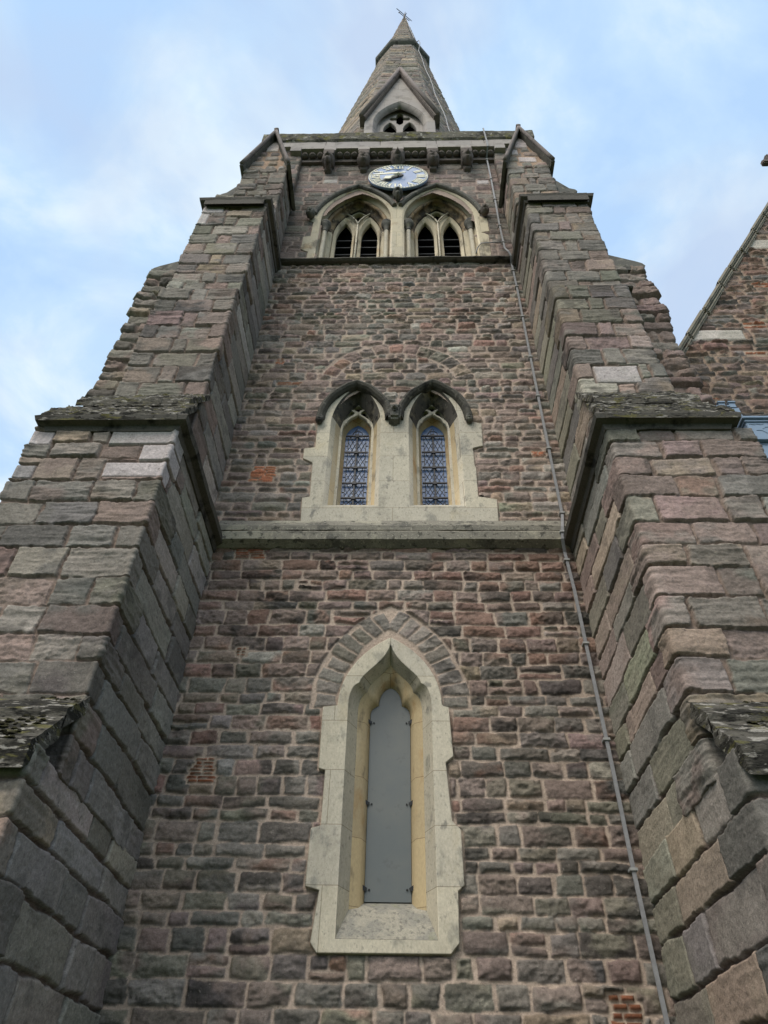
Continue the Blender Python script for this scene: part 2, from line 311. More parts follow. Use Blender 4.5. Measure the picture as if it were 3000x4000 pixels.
def masonry(mapf, U0, U1, V0, V1, res, stones, rg, pal, mortar=(.30, .235, .19), joint=.012, ew=.03, dep=.03, bulge=.02, rock=.02, lam=.3,
            warp=.012, corner=.03, bed=.6, tint=1., dvar=.25, tone=(.8, 1.2), pal2=None, zr=(0, 1), avoid=(), cut=(), rings=(), special=(), soot=.5, jf=None, flip=False, lines=None, mvar=.05, tfreq=3.):
    nu = max(2, int((U1-U0)/res)); nv = max(2, int((V1-V0)/res))
    u = np.linspace(U0, U1, nu); v = np.linspace(V0, V1, nv); X, Z = np.meshgrid(u, v); sd = int(rg.integers(900))
    wx = (fbm(X*5, Z*5, sd, 3)-.5)*2*warp; wz = (fbm(X*3.2, Z*5, sd+1, 3)-.5)*2*warp+(fbm(X*.7, Z*.7, sd+2, 2)-.5)*.03
    XX = X+wx; ZZ = Z+wz
    e1 = (fbm(X*16, Z*16, sd+3, 3)-.5)
    e2 = (fbm(X*4.5, Z*6, sd+14, 2)-.5)
    r1 = fbm(X*9, Z*13, sd+4, 5, .55)-.5; r2 = .25-np.abs(fbm(X*6, Z*8, sd+5, 4)-.5)*2
    la = .5*(fbm(X*3.5, Z*26, sd+6, 4)-.5)
    r3 = .3-np.abs(fbm(X*17, Z*24, sd+13, 3)-.5)*2
    T = fbm(X*tfreq, Z*tfreq*1.5, sd+7, 4); S_ = fbm(X*5, Z*7, sd+8, 4); Tf = fbm(X*25, Z*25, sd+9, 3)
    av = None
    for pl in avoid:
        q = poly_sdf(pl, XX, ZZ); av = q if av is None else np.minimum(av, q)
    sp = None
    for s in special:
        q = np.maximum(np.maximum(s[0]-X, X-s[1]), np.maximum(s[2]-Z, Z-s[3])); sp = q if sp is None else np.minimum(sp, q)
    if sp is not None: av = sp if av is None else np.minimum(av, sp)
    jd = jf(X, Z) if jf else np.ones_like(X)                 # joint depth factor
    H = -.003-.004*Tf-.026*(jd-1)*1.0+.010*(fbm(X*10, Z*10, sd+12, 3)-.5)
    G = .74+.52*fbm(X*.9, Z*.55, sd+15, 3)
    mo = np.array(mortar); Cc = np.ones(X.shape+(3,))*mo*(.72+.56*T[..., None])*(.5+.5*G[..., None])*(1-.62*np.clip(jd-1, 0, 1))[..., None]
    names = list(pal.keys()); wts = np.array([pal[n] for n in names], float); wts /= wts.sum(); wts2 = np.array([(pal2 or pal).get(n, 0) for n in names], float); wts2 /= wts2.sum(); cur = [0.]
    for s in special:
        if s[4].get('c') == 'tile':
            q = sst(.02, -.02, np.maximum(np.maximum(s[0]-.02-XX, XX-s[1]-.02), np.maximum(s[2]-.01-ZZ, ZZ-s[3]-.01))+e1*.03)[..., None]; Cc = Cc*(1-q)+np.array((.37, .295, .23))*(.85+.3*Tf[..., None])*q
    def put(sl, A, B, d, hb=None, o=None, w_=1., h_=1.):
        o = o or {}
        wt = wts*(1-cur[0])+wts2*cur[0]; nm = o.get('c') or names[rg.choice(len(names), p=wt)]; n2 = names[rg.choice(len(names), p=wt)]
        if o.get('c'): n2 = o['c']
        c1 = tint*np.array(PAL[nm])*rg.uniform(*tone)*(1+rg.uniform(-mvar, mvar, 3)); c2 = tint*np.array(PAL[n2])*rg.uniform(.8, 1.15)
        t = sst(.42, .62, T[sl]+rg.uniform(-.08, .08))[..., None]*o.get('mix', .8)
        col = (c1*(1-t)+c2*t)*(.82+.36*Tf[sl])[..., None]
        so = rg.random()**2*soot*o.get('soot', 1)
        sk = sst(.60-.22*so, .74-.18*so, S_[sl])[..., None]*min(1, .25+so)*(.9 if so > .03 else 0)
        col = col*(1-sk)+np.array((.036, .034, .031))*sk
        e_ = o.get('ew', ew*rg.uniform(.7, 1.4)); mk = sst(0, e_, d)
        rr = rg.random(); rk = o.get('rock', rock)*rg.uniform(.5, 1.5)
        hh = -.006+mk*(o.get('dep', dep)*rg.uniform(1-dvar, 1+dvar)+rg.uniform(-.3, .3)*dep*(A-.5)+rg.uniform(-.35, .35)*dep*(B-.5)
              + o.get('bulge', bulge)*rg.uniform(.4, 1.4)*(1-(2*A-1)**4)*(1-(2*B-1)**2)
              + rk*(1.3*r1[sl]*rr+r2[sl]*(1-rr)+.42*r3[sl])+rock*lam*rg.uniform(0, 2)*la[sl]*o.get('lam', 1))
        k = d > 0; h0 = H[sl]; h0[k] = np.maximum(h0[k]*(1-mk[k])+hh[k]*mk[k], -.02); H[sl] = h0
        col = col*G[sl][..., None]*o.get('gain', 1.)
        c0 = Cc[sl]; ee = sst(0, o.get('ee', .010), d)[..., None]; Cc[sl] = c0*(1-ee)+col*ee
    def rect(s, o=None, avoid_=True):
        u0, u1, v0, v1 = s[:4]; i0, i1 = np.searchsorted(u, [u0-.03, u1+.03]); j0, j1 = np.searchsorted(v, [v0-.04, v1+.04])
        if i1-i0 < 2 or j1-j0 < 2: return
        sl = (slice(j0, j1), slice(i0, i1)); o = o or {}; kx = o.get('warp', 1)
        x = X[sl]+wx[sl]*kx; z = Z[sl]+wz[sl]*kx
        j = o.get('joint', joint*rg.uniform(.6, 1.5)); hw = (u1-u0)/2-j*1.15; hh = (v1-v0)/2-j*o.get('bed', bed)
        if hw < .01 or hh < .008: return
        cr_ = min(o.get('corner', corner*rg.uniform(.4, 1.5)), hw*.9, hh*.9)
        cur[0] = float(np.clip(((v0+v1)/2-zr[0])/(zr[1]-zr[0])+rg.uniform(-.2, .2), 0, 1)) if pal2 else 0.
        cx = (u0+u1)/2; cz = (v0+v1)/2; sk = rg.uniform(-.05, .05)*kx; tl = rg.uniform(-.025, .025)*kx
        px = np.abs(x-cx+(z-cz)*sk)-hw+cr_; pz = np.abs(z-cz+(x-cx)*tl)-hh+cr_
        dd = cr_-(np.hypot(np.maximum(px, 0), np.maximum(pz, 0))+np.minimum(np.maximum(px, pz), 0))
        dd = dd+(e1[sl]*.024+e2[sl]*.022)*kx
        if avoid_ and av is not None: dd = np.minimum(dd, av[sl]-.008)
        put(sl, np.clip((x-u0)/(u1-u0), 0, 1), np.clip((z-v0)/(v1-v0), 0, 1), dd, o=o)
    for s in stones: rect(s[:4], s[4] if len(s) > 4 else None)
    for s in special: rect(s[:4], s[4], False)
    for (cx, cz, r0, r1_, a0, a1, n, o) in rings:
        rr_ = np.hypot(XX-cx, ZZ-cz); an = np.arctan2(ZZ-cz, XX-cx); ks = np.linspace(a0, a1, n+1); rm_ = (r0+r1_)/2
        for i in range(n):
            jj = joint*rg.uniform(.6, 1.2); lo, hi = min(ks[i], ks[i+1]), max(ks[i], ks[i+1]); rt = r1_+rg.uniform(-.04, .02)
            dd = np.minimum(np.minimum((an-lo)*rr_, (hi-an)*rr_)-jj, np.minimum(rr_-r0, rt-rr_)-jj)+e1*.02
            js_, is_ = np.where(dd > -.02)
            if not len(js_): continue
            sl = (slice(js_.min(), js_.max()+1), slice(is_.min(), is_.max()+1))
            put(sl, np.clip((an[sl]-lo)/(hi-lo), 0, 1), np.clip((rr_[sl]-r0)/(rt-r0), 0, 1), dd[sl], o=o)
    Pn, Nn = mapf(X, Z); V = (Pn+Nn*H[..., None]).reshape(-1, 3)
    I = np.arange(nu*nv).reshape(nv, nu)
    F = np.stack([I[:-1, :-1], I[:-1, 1:], I[1:, 1:], I[1:, :-1]], -1).reshape(-1, 4)
    if flip: F = F[:, ::-1]
    for pl in cut:
        kk = (poly_sdf(pl, X, Z) < 0).reshape(-1); F = F[~kk[F].all(1)]
    return V, F, Cc.reshape(-1, 3)
def vert_map(path, x_dir=None):
    """u runs along the plan polyline, v is height; outward normal to the right of the walking direction; rounded corners"""
    P = np.array(path, float); seg = P[1:]-P[:-1]; ln = np.hypot(seg[:, 0], seg[:, 1]); cu = np.concatenate([[0], np.cumsum(ln)]); dr = seg/ln[:, None]; nr = np.stack([dr[:, 1], -dr[:, 0]], 1)
    def f(X, Z):
        i = np.clip(np.searchsorted(cu, X, 'right')-1, 0, len(ln)-1); p = P[i]+dr[i]*(X-cu[i])[..., None]; n = nr[i].copy()
        for k in range(1, len(cu)-1):
            w = sst(-.03, .03, X-cu[k])[..., None]; near = np.abs(X-cu[k]) < .03
            m = nr[k-1]*(1-w)+nr[k]*w; m2 = m/np.linalg.norm(m, axis=-1, keepdims=True)*(1+.41*4*w*(1-w)); n = np.where(near[..., None], m2, n)
            p = np.where(near[..., None], p-m2*(.010*4*w*(1-w)), p)
        return np.concatenate([p, Z[..., None]], -1), np.concatenate([n, np.zeros(n.shape[:-1]+(1,))], -1)
    return f, cu
def plane_map(y):
    def f(X, Z): return np.stack([X, np.full_like(X, y), Z], -1), np.broadcast_to(np.array([0, -1., 0]), X.shape+(3,))
    return f
def join(parts):
    Vs = []; Fs = []; Cs = []; o = 0
    for V, F, c in parts: Vs.append(V); Fs.append(F+o); Cs.append(c); o += len(V)
    return np.concatenate(Vs), np.concatenate(Fs), np.concatenate(Cs)
def mason_obj(name, parts, parent, mat_=None):
    V, F, c = join(parts); used = np.unique(F); mp_ = np.full(len(V), -1); mp_[used] = np.arange(len(used))
    return link(name, np_mesh(name, V[used], mp_[F], c[used]), mat_ or M_STONE, parent, True)

# ------------------------------------------------------------------ shapes
def bez(a, c1, c2, b, n):
    t = np.linspace(0, 1, n+1)[1:, None]; a, c1, c2, b = map(np.array, (a, c1, c2, b))
    return [tuple(p) for p in (1-t)**3*a+3*(1-t)**2*t*c1+3*(1-t)*t*t*c2+t**3*b]
def mirror(pl, cx): return [(2*cx-x, z) for x, z in reversed(pl)]
def arch_pts(cx, w, zs, za, n=14):                          # left springing over the point to the right springing
    h = za-zs; R_ = (w*w+h*h)/(2*w); c = cx-w+R_; am = math.acos(np.clip((cx-c)/R_, -1, 1))
    l = [(c+R_*math.cos(a), zs+R_*math.sin(a)) for a in np.linspace(math.pi, am, n+1)]
    return l+mirror(l, cx)[1:]
def arch_open(cx, w, zs, za, sill, n=14): return [(cx-w, sill)]+arch_pts(cx, w, zs, za, n)+[(cx+w, sill)]
def at_y(pl, y): return [(x, y, z) for x, z in pl]
def trefoil(jx, zs, cx, cz, za, c1, c2, sill):
    l = [(-jx, sill), (-jx, zs)]
    l += bez((-jx, zs), (-jx, zs+.62*(cz-zs)), (-(cx+.5*(jx-cx)), cz-.008), (-cx, cz), 6)
    l += bez((-cx, cz), (-c1[0], c1[1]), (-c2[0], c2[1]), (0, za), 9)
    return l+mirror(l, 0)[1:]
def hood(name, arch, y, r, mat_, parent, seed=0, amp=.004, prof=None):
    P = np.array(at_y(arch, y)); t = np.gradient(P, axis=0); t /= np.linalg.norm(t, axis=1)[:, None]
    A = np.stack([-t[:, 2], np.zeros(len(P)), t[:, 0]], 1)  # outward in plane
    prof = prof or [(-r, .10), (-r, -.01), (-r*.7, -r*.75), (0, -r), (r*.8, -r*.7), (r, 0), (r, .10)]
    V, F = sweep_vf(P, A, [(0, 1, 0)]*len(P), prof); m = MB(); m.add(rough(V, amp, 7, seed), F); return m.build(name, mat_, parent)
def head(name, x, y, z, s, kind, parent, mat_=None, seed=0):
    nu_, nv_ = 34, 26; th = np.linspace(0, 2*np.pi, nu_, endpoint=False); ph = np.linspace(.02, np.pi-.02, nv_)
    T_, P_ = np.meshgrid(th, ph); D = np.stack([np.sin(P_)*np.sin(T_), -np.sin(P_)*np.cos(T_), np.cos(P_)], -1)
    r = np.ones_like(T_); X, Y, Z = D[..., 0], D[..., 1], D[..., 2]; fr = np.clip(-Y, 0, 1)
    g = lambda a, b, w, q=None: np.exp(-((X-a)**2/w**2+(Z-b)**2/(q or w)**2))*sst(.1, .5, fr)
    r += .22*g(0, -.02, .12, .3)+.16*g(0, -.2, .2, .12)-.36*g(.3, .18, .13, .1)-.36*g(-.3, .18, .13, .1)+.14*g(.3, .36, .2, .08)+.14*g(-.3, .36, .2, .08)
    r += -.38*g(0, -.48, .28, .08)+.1*g(.42, -.12, .18)+.1*g(-.42, -.12, .18)+.12*g(0, -.7, .25, .12)
    if kind == 'beast': r += .34*g(0, -.28, .3, .22)-.14*g(.1, -.2, .06)-.14*g(-.1, -.2, .06)+.5*np.exp(-((np.abs(X)-.7)**2/.03+(Z-.62)**2/.04))
    if kind == 'broken': r -= .35*g(.1, -.1, .5, .45); r += .2*g(-.5, .5, .2)
    if kind == 'beard': r += .45*np.exp(-(X**2/.12+(Z+.85)**2/.06)); r += .16*(vn(X*9+3, Z*5, seed)-.5)*(Z < -.3)
    r += .24*(fbm(X*6+seed, Z*6+Y*4, seed, 3)-.5)*(.5+.8*(np.abs(X) > .55)+.35*(Z > .5))
    sc = np.array([.74, .95, 1.12]) if kind != 'beast' else np.array([.78, 1.0, 1.0])
    V = D*r[..., None]*sc*s+np.array([x, y, z]); I = np.arange(nu_*nv_).reshape(nv_, nu_); J = np.roll(I, -1, 1)
    F = np.stack([I[:-1], I[1:], J[1:], J[:-1]], -1).reshape(-1, 4)
    return link(name, np_mesh(name, V, F), mat_ or M_CARVE, parent, True)

# ================================================================== THE TOWER
tower = thing('church_tower', 'tall purple sandstone church tower with stepped buttresses, paired windows and a stone spire', 'church tower', (0, 0, 0))
rg = np.random.default_rng(11)
PW = dict(purple=3.2, grey=3.0, red=.9, green=2.6, slate=3.0, dark=1.4, pale=.25, buff=.5, pink=.01)
PU = dict(purple=5, grey=2.6, red=1.3, green=.8, slate=1.3, dark=.5, buff=1.4, pale=.5, pink=1.6)
PB = dict(grey=4, purple=3.4, slate=3.2, pink=1.6, green=.8, buff=.9, pale=.5, dark=.7)
PF = dict(grey=4, purple=2.2, slate=2, buff=.8, green=.6)

# --- lower wall with the lancet
LW_OUT = [(0, 5.598), (-.231, 5.452), (-.381, 5.225), (-.456, 5.008), (-.487, 4.751), (-.621, 4.736), (-.615, 4.155), (-.557, 4.135), (-.556, 3.671), (-.636, 3.648), (-.643, 3.213), (-.531, 3.185), (-.569, 2.832), (-.517, 2.763),
          (.475, 2.768), (.541, 2.842), (.550, 3.192), (.601, 3.231), (.597, 3.648), (.527, 3.719), (.497, 4.214), (.567, 4.272), (.544, 4.739), (.486, 4.753), (.470, 4.995), (.390, 5.210), (.236, 5.454)]
def smooth_head(side):
    cx = .498*side; a = np.linspace(math.pi, math.acos(-.498/.985), 12)
    l = [(cx*1+.985*math.cos(t)*(1 if side > 0 else -1), 4.752+.862*math.sin(t)) for t in a]; return l
hl = smooth_head(1); hr = smooth_head(-1)
LW_OUT = hl[::-1][:0]+[p for p in LW_OUT[5:24]]
LW_OUT = hl+[] if False else [*hl[::-1], *LW_OUT, *hr[:-1]]   # apex, down the left head, quoins, up the right head
RING_O = [(.5+1.25*math.cos(t), 4.752+1.25*math.sin(t)) for t in np.linspace(math.pi, math.acos(-.5/1.25), 12)]
RING_O = RING_O+mirror(RING_O, 0)[1:]
avoid_lw = LW_OUT; ringpoly = RING_O+[(.40, 4.75), (.40, 4.70), (-.40, 4.70), (-.40, 4.75)]
inner = [(x*.9, 2.80+(z-2.76)*.965) for x, z in LW_OUT]
lay = lay_wall(-2.3, 2.3, 0, 6.95, (.095, .185), (.15, .46), rg, base=[0, .3, .6, .88, 1.16, 1.45, 1.72, 1.98, 2.22, 2.43, 2.60, 2.76, 2.93])
def tiles(x0, x1, z0, z1, rg, h=.034, jag=.05):
    o = []; z = z0
    while z < z1-.01:
        a = x0+rg.uniform(0, jag); b = x1-rg.uniform(0, jag); m = a+(b-a)*rg.uniform(.35, .65)
        for p, q in ((a, m), (m, b)): o.append((p, q, z, z+h, dict(c='tile', gain=.72, joint=.0045, bed=1.0, corner=.004, ew=.008, ee=.004, dep=.022, bulge=.002, rock=.006, mix=.4, soot=.25, warp=.35)))
        z += h
    return o
spec = tiles(-1.80, -1.50, 4.03, 4.16, rg)+tiles(-1.74, -1.54, 4.16, 4.27, rg)+tiles(-1.77, -1.40, 6.55, 6.71, rg)+[t_[:4]+(dict(t_[4], gain=.5),) for t_ in tiles(1.55, 1.80, 2.30, 2.52, rg, .05, .04)]+tiles(-1.58, -1.43, 5.30, 5.39, rg)
a0, a1 = math.pi, math.acos(-.498/1.115)+.02
OR = dict(c='grey', rock=.026, bulge=.006, gain=1.1, ew=.010)
rings = [(.498, 4.752, .995, 1.25, a0, a1, 9, OR), (-.498, 4.752, .995, 1.25, 0, math.pi-a1, 9, OR)]
parts = [masonry(plane_map(0), -2.3, 2.3, 0, 6.95, .0105, lay, rg, PW, tint=.80, tone=(.68, 1.25), pal2=dict(purple=5, grey=1.6, red=5.5, green=.4, slate=.7, dark=.5, pale=.4, buff=.5, pink=2.2), zr=(3.6, 5.8), mortar=(.38, .30, .24), joint=.0055, dep=.010, bulge=.018, rock=.042, ew=.016, corner=.018, lam=.5, bed=.5, avoid=[avoid_lw, ringpoly], cut=[inner], rings=rings, special=spec, soot=.62, warp=.02)]
mason_obj('wall', parts, tower)
# --- upper wall with the twin lights
TW_OUT = [(-1.080, 7.10), (1.240, 7.10), (1.251, 7.503), (1.03, 7.55), (1.044, 8.053), (1.03, 8.10), (1.03, 8.43), (1.164, 8.474), (1.175, 8.924), (1.02, 8.97)]
TW_OUT += arch_pts(.545, .47, 9.0, 9.80)[::-1]+[(.05, 8.98), (-.03, 8.98)]+arch_pts(-.53, .47, 9.0, 9.80)[::-1]+[(-1.03, 8.97), (-1.017, 8.457), (-1.160, 8.43), (-1.16, 8.242), (-1.03, 8.163), (-1.007, 7.553), (-1.098, 7.529)]
rg = np.random.default_rng(23)
lay = lay_wall(-2.4, 2.4, 6.85, 13.6, (.08, .185), (.13, .48), rg, split=.12)
inner = [(.08+(x-.08)*.88, 7.2+(z-7.1)*.93) for x, z in TW_OUT]
spec = [t_[:4]+(dict(t_[4], gain=1.15, joint=.003),) for t_ in tiles(-1.84, -1.46, 7.84, 7.98, rg, .046, .06)+tiles(-1.80, -1.44, 7.98, 8.09, rg, .046, .06)]+tiles(-1.80, -1.64, 10.36, 10.48, rg)+tiles(-1.72, -1.32, 9.84, 9.90, rg)+tiles(1.76, 1.97, 8.28, 8.38, rg, .03)
arc_o = [(.02+1.18*math.cos(a), 9.70+1.18*math.sin(a)) for a in np.linspace(.35, math.pi-.35, 16)]; arc_i = [(.02+.93*math.cos(a), 9.70+.93*math.sin(a)) for a in np.linspace(math.pi-.35, .35, 16)]
rt = [(.02, 9.70, .94, 1.17, math.pi-.36, .36, 11, dict(c=None, joint=.008))]
parts = [masonry(plane_map(.05), -2.4, 2.4, 6.85, 13.6, .016, lay, rg, PU, tint=.97, tone=(.7, 1.25), mortar=(.37, .29, .235), joint=.006, dep=.012, bulge=.018, rock=.046, lam=1.1, ew=.018, bed=.5, avoid=[TW_OUT, arc_o+arc_i], cut=[inner], rings=rt, special=spec, soot=.6, warp=.02, corner=.035)]
mason_obj('wall', parts, tower)
# --- belfry wall (recessed panel) and the corner strips beside it
B_C = (-.815, .85)
BW_OUT = [(-1.66, 13.3), (-1.66, 14.1), (-1.80, 14.2), (-1.80, 14.72), (-1.66, 14.75), (-1.66, 15.35), (-1.74, 15.42), (-1.70, 15.85)]+[p for p in arch_pts(B_C[0], .84, 15.5, 17.0)[3:-5]]+[(.02, 16.3)]+[p for p in arch_pts(B_C[1], .84, 15.5, 17.0)[5:-3]]+[(1.70, 15.85), (1.66, 15.55), (1.80, 15.42), (1.80, 14.86), (1.64, 14.84), (1.77, 14.72), (1.74, 13.3)]
rg = np.random.default_rng(31)
lay = lay_wall(-2.35, 2.35, 13.2, 18.75, (.19, .27), (.28, .62), rg, split=.06)
inner = [(.02+(x-.02)*.9, 13.2+(z-13.2)*.94) for x, z in BW_OUT]
PBW = dict(purple=4, grey=3, slate=3, pink=1.2, dark=.5)
sp = [(-1.62, -1.30, 17.30, 17.50), (1.72, 2.0, 17.15, 17.35)]
OL = dict(c='lilac', gain=1.22, joint=.006, corner=.006, ew=.01, dep=.02, bulge=0, rock=.003, soot=0, warp=.2, lam=.2)
parts = [masonry(plane_map(.15), -2.35, 2.35, 13.2, 18.75, .02, lay, rg, PBW, tint=.85, mortar=(.31,.24,.20), joint=.010, dep=.012, bulge=.006, rock=.026, lam=.9, ew=.012, tone=(.7, 1.25), avoid=[BW_OUT], cut=[inner], special=[s+(OL,) for s in sp], soot=.4)]
for s in (-1, 1):
    path = [(2.2, .16), (2.2, .0), (3.16, .0), (3.16, 1.0)]
    path = path if s > 0 else [(-x, y) for x, y in path][::-1]
    f_, cu_ = vert_map(path if s < 0 else path); U_ = cu_[-1]
    lay = lay_wall(0, U_, 13.2, 19.05, (.22, .30), (.25, .5), rg, split=0)
    parts.append(masonry(f_, 0, U_, 13.2, 19.05, .024, lay, rg, PBW, tint=.85, mortar=(.31,.24,.20), joint=.010, dep=.012, bulge=.006, rock=.022, lam=.9, ew=.012, tone=(.7, 1.25), soot=.4))
mason_obj('wall', parts, tower)
m = MB(); m.box(-3.1, 3.1, 1.0, 6.3, 0, 19.0); m.box(-3.1, -2.3, .12, 1.0, 0, 13.3); m.box(2.3, 3.1, .12, 1.0, 0, 13.3); m.build('core', M_WALLB, tower)

# --- front buttresses (stages) and side buttresses
def A_(**k): d = dict(OL); d.update(k); return d
def front_buttress(s, rg):
    def stage(xi, xo, p, z0, z1, res, h, l, pal, spec=(), yi=.06):
        path = [(xi, yi), (xi, -p), (xo, -p), (xo, yi)]; path = path if s < 0 else path
        pth = [(s*x, y) for x, y in path]
        if s > 0: mp_, cu_ = vert_map(pth)
        else:
            q, cu_ = vert_map(pth)
            def mp_(X, Z, q=q):
                P, Nn = q(X, Z); return P, -Nn
        U_ = cu_[-1]; lay = lay_butt([cu_[1], cu_[2]], U_, z0, z1, h, l, rg, dict(rock=.006, bulge=.0, dep=.016, ew=.012, corner=.012, mix=.5, lam=.3, soot=.5, gain=1.42, cs=('slate', 'slate', 'grey') if s < 0 else ('green', 'slate', 'grey', 'green', 'buff', 'purple')))
        jf = lambda X, Z: 1.2+.55*(1-sst(cu_[1]-.12, cu_[1]+.02, X))+.9*sst(cu_[2]-.02, cu_[2]+.12, X)*.0
        sp_ = [(cu_[1]+a if fr else cu_[1]-b, cu_[1]+b if fr else cu_[1]-a, c, d_, o) for fr, a, b, c, d_, o in spec]
        # spec entries measured along the front face from the inner corner (negative = on the inner face)
        return masonry(mp_, 0, U_, z0, z1, res, lay, rg, pal, tint=.86, tone=(.66, 1.3), dvar=.6, mortar=(.24, .182, .148), joint=.007, dep=.024, bulge=.000, rock=.0125, lam=3.2, ew=.007, corner=.012, bed=.75, warp=.022, jf=jf, special=sp_, soot=.35, flip=(s < 0))
    P_ = []
    P_.append(stage(2.03, 3.50, 2.14, 0, 3.40, .0105, (.27, .38), (.3, .6), PB))
    spAB = [(True, -.26, .60, 6.46, 6.68, A_()), (True, -.28, .26, 6.24, 6.46, A_()), (True, -.18, .54, 6.04, 6.24, A_()), (True, 1.13, 1.40, 6.46, 6.66, A_()), (True, 1.15, 1.42, 6.02, 6.2, A_())] if s < 0 else []
    P_.append(stage(2.03, 3.34, 1.75, 3.35, 6.70, .0092, (.2, .31), (.28, .58), PB if s < 0 else dict(pink=3.2, grey=3.5, purple=3, red=.8, buff=1.2, slate=1.2), spAB))
    spBC = [(True, .17, .70, 8.14, 8.47, A_(c='lilac'))] if s > 0 else []
    P_.append(stage(2.15, 3.13, 1.19, 6.66, 10.34, .012, (.24, .36), (.25, .5), PB, spBC))
    spCD = [(True, .66, 1.06, 12.93, 13.2, A_(c='lilac')), (True, .86, 1.08, 12.52, 12.93, A_(c='lilac'))] if s < 0 else []
    P_.append(stage(2.15, 3.13, 1.10, 10.34, 13.2, .014, (.24, .36), (.25, .5), PF, spCD))
    P_.append(stage(2.15, 2.93, .72, 13.15, 15.80, .016, (.24, .32), (.25, .5), PF))
    b = mason_obj('buttress', P_, tower)
    b['label'] = 'front buttress with pale square replacement stones under its mossy ledge' if s < 0 else 'pink and grey front buttress beside the metal strap'
    cop = lambda nm, pts, prof, mt, sd, amp=.008: horiz_string(nm, [(s*x, y, z) for x, y, z in pts], prof, mt, b, side=s, amp=amp, seed=sd)
    # A: mossy set-off near the bottom of the picture
    def slope(nm, x0, x1, y0, z0, y1, z1, mt, amp, sd, lam=1.0, th=.14):
        nx, ny = 60, 34; V = []; F = []
        for k in range(2):
            for j in range(ny+1):
                for i in range(nx+1):
                    a = i/nx; c = j/ny; x = x0+(x1-x0)*a; y = y0+(y1-y0)*c; z = z0+(z1-z0)*c; V.append((s*x, y, z-(th if k else 0)))
        V = np.array(V); n1_ = (nx+1)*(ny+1); t = V[:n1_]
        w_ = t[:, 2]*1.0+.03*fbm(t[:, 0]*5, t[:, 2]*5, sd+8, 3); nz_ = fbm(t[:, 0]*3, w_*22, sd, 3)-.5; nf = fbm(t[:, 0]*12, w_*34, sd+5, 3)-.5
        t[:, 2] += amp*2*nz_*lam+amp*.8*nf; t[:, 1] -= amp*1.2*np.abs(nf)
        id_ = lambda k, i, j: k*n1_+j*(nx+1)+i
        for k in range(2):
            for j in range(ny):
                for i in range(nx): F.append((id_(k, i, j), id_(k, i+1, j), id_(k, i+1, j+1), id_(k, i, j+1)))
        for j in range(ny): F += [(id_(0, 0, j), id_(0, 0, j+1), id_(1, 0, j+1), id_(1, 0, j)), (id_(0, nx, j), id_(1, nx, j), id_(1, nx, j+1), id_(0, nx, j+1))]
        for i in range(nx): F += [(id_(0, i, 0), id_(1, i, 0), id_(1, i+1, 0), id_(0, i+1, 0)), (id_(0, i, ny), id_(0, i+1, ny), id_(1, i+1, ny), id_(1, i, ny))]
        mm = MB(); mm.add(V, F); o = mm.build(nm, mt, b); return o
    slope('coping', 2.0, 3.5, -2.24, 3.36, -1.95, 3.66, M_SHAG, .022, 3 if s < 0 else 9, .6, .16)
    slope('coping', 2.0, 3.5, -1.97, 3.70, -1.72, 3.92, M_SHAG, .02, 5 if s < 0 else 12, .6, .14)
    # B: the deep moulded set-off carried back along the inner face to the wall
    profB = [(-.06, -.02), (.03, -.02), (.05, .035), (.115, .05), (.13, .10), (.10, .15), (.04, .20), (-.08, .34)]
    ox = 3.24 if s < 0 else 3.12
    cop('string_course', [(2.03, .10, 6.66), (2.03, -1.75, 6.66), (ox, -1.75, 6.66), (ox, .1, 6.66)], profB, M_COPE, 3)
    slope('coping', 2.0, ox+.08, -1.87, 6.80, -1.52, 7.36, M_SHAG, .05, 21, 1.0, .10)
    slope('coping', 2.07, ox, -1.60, 7.36, -1.15, 8.02, M_SHAG, .05, 27, 1.0, .10)
    # C: thin drip slab
    mm = MB(); mm.box(*sorted((s*2.13, s*3.24)), -1.17, -1.02, 10.35, 10.41); mm.build('drip_slab', M_COPE, b, bevel=.012)
    # D: moulded set-off carried back to the belfry sill
    profD = [(-.05, -.02), (.03, -.02), (.045, .05), (.10, .07), (.115, .13), (.07, .18), (-.06, .28)]
    cop('string_course', [(2.15, .2, 13.17), (2.15, -1.10, 13.17), (3.13, -1.10, 13.17), (3.13, .1, 13.17)], profD, M_COPE, 7, .01)
    slope('coping', 2.16, 3.14, -1.2, 13.34, -.70, 14.15, M_COPE, .015, 33, 1, .25)
    # E: gablet with roll-edged coping
    xc = 2.535*s; zg, ze = 17.42, 15.78
    mg = MB(); gp = [(xc-.40, ze-.1), (xc+.40, ze-.1), (xc+.40, ze), (xc, zg-.12), (xc-.40, ze)]
    rg2 = np.random.default_rng(40+s)
    lay = lay_wall(-.42, .42, 15.7, 17.3, (.22, .3), (.2, .4), rg2, split=0)
    pm = lambda X, Z: (np.stack([X+xc, np.full_like(X, -.72), Z], -1), np.broadcast_to(np.array([0, -1., 0]), X.shape+(3,)))
    spg = [(-.14, .12, 16.72, 17.2, A_(c='lilac'))]+([(-.30, -.10, 16.34, 16.62, A_(c='lilac')), (-.14, .22, 15.98, 16.24, A_(c='lilac'))] if s > 0 else [])
    V, F, c_ = masonry(pm, -.42, .42, 15.72, 17.3, .018, lay, rg2, PF, mortar=(.36, .25, .18), joint=.03, dep=.02, bulge=.01, rock=.012, special=spg, soot=.3)
    kk = V[:, 2] < zg-.05-np.abs(V[:, 0]-xc)*(zg-ze)/.45; F = F[kk[F].all(1)]
    g = mason_obj('gablet', [(V, F, c_)], b); 
    mb = MB()
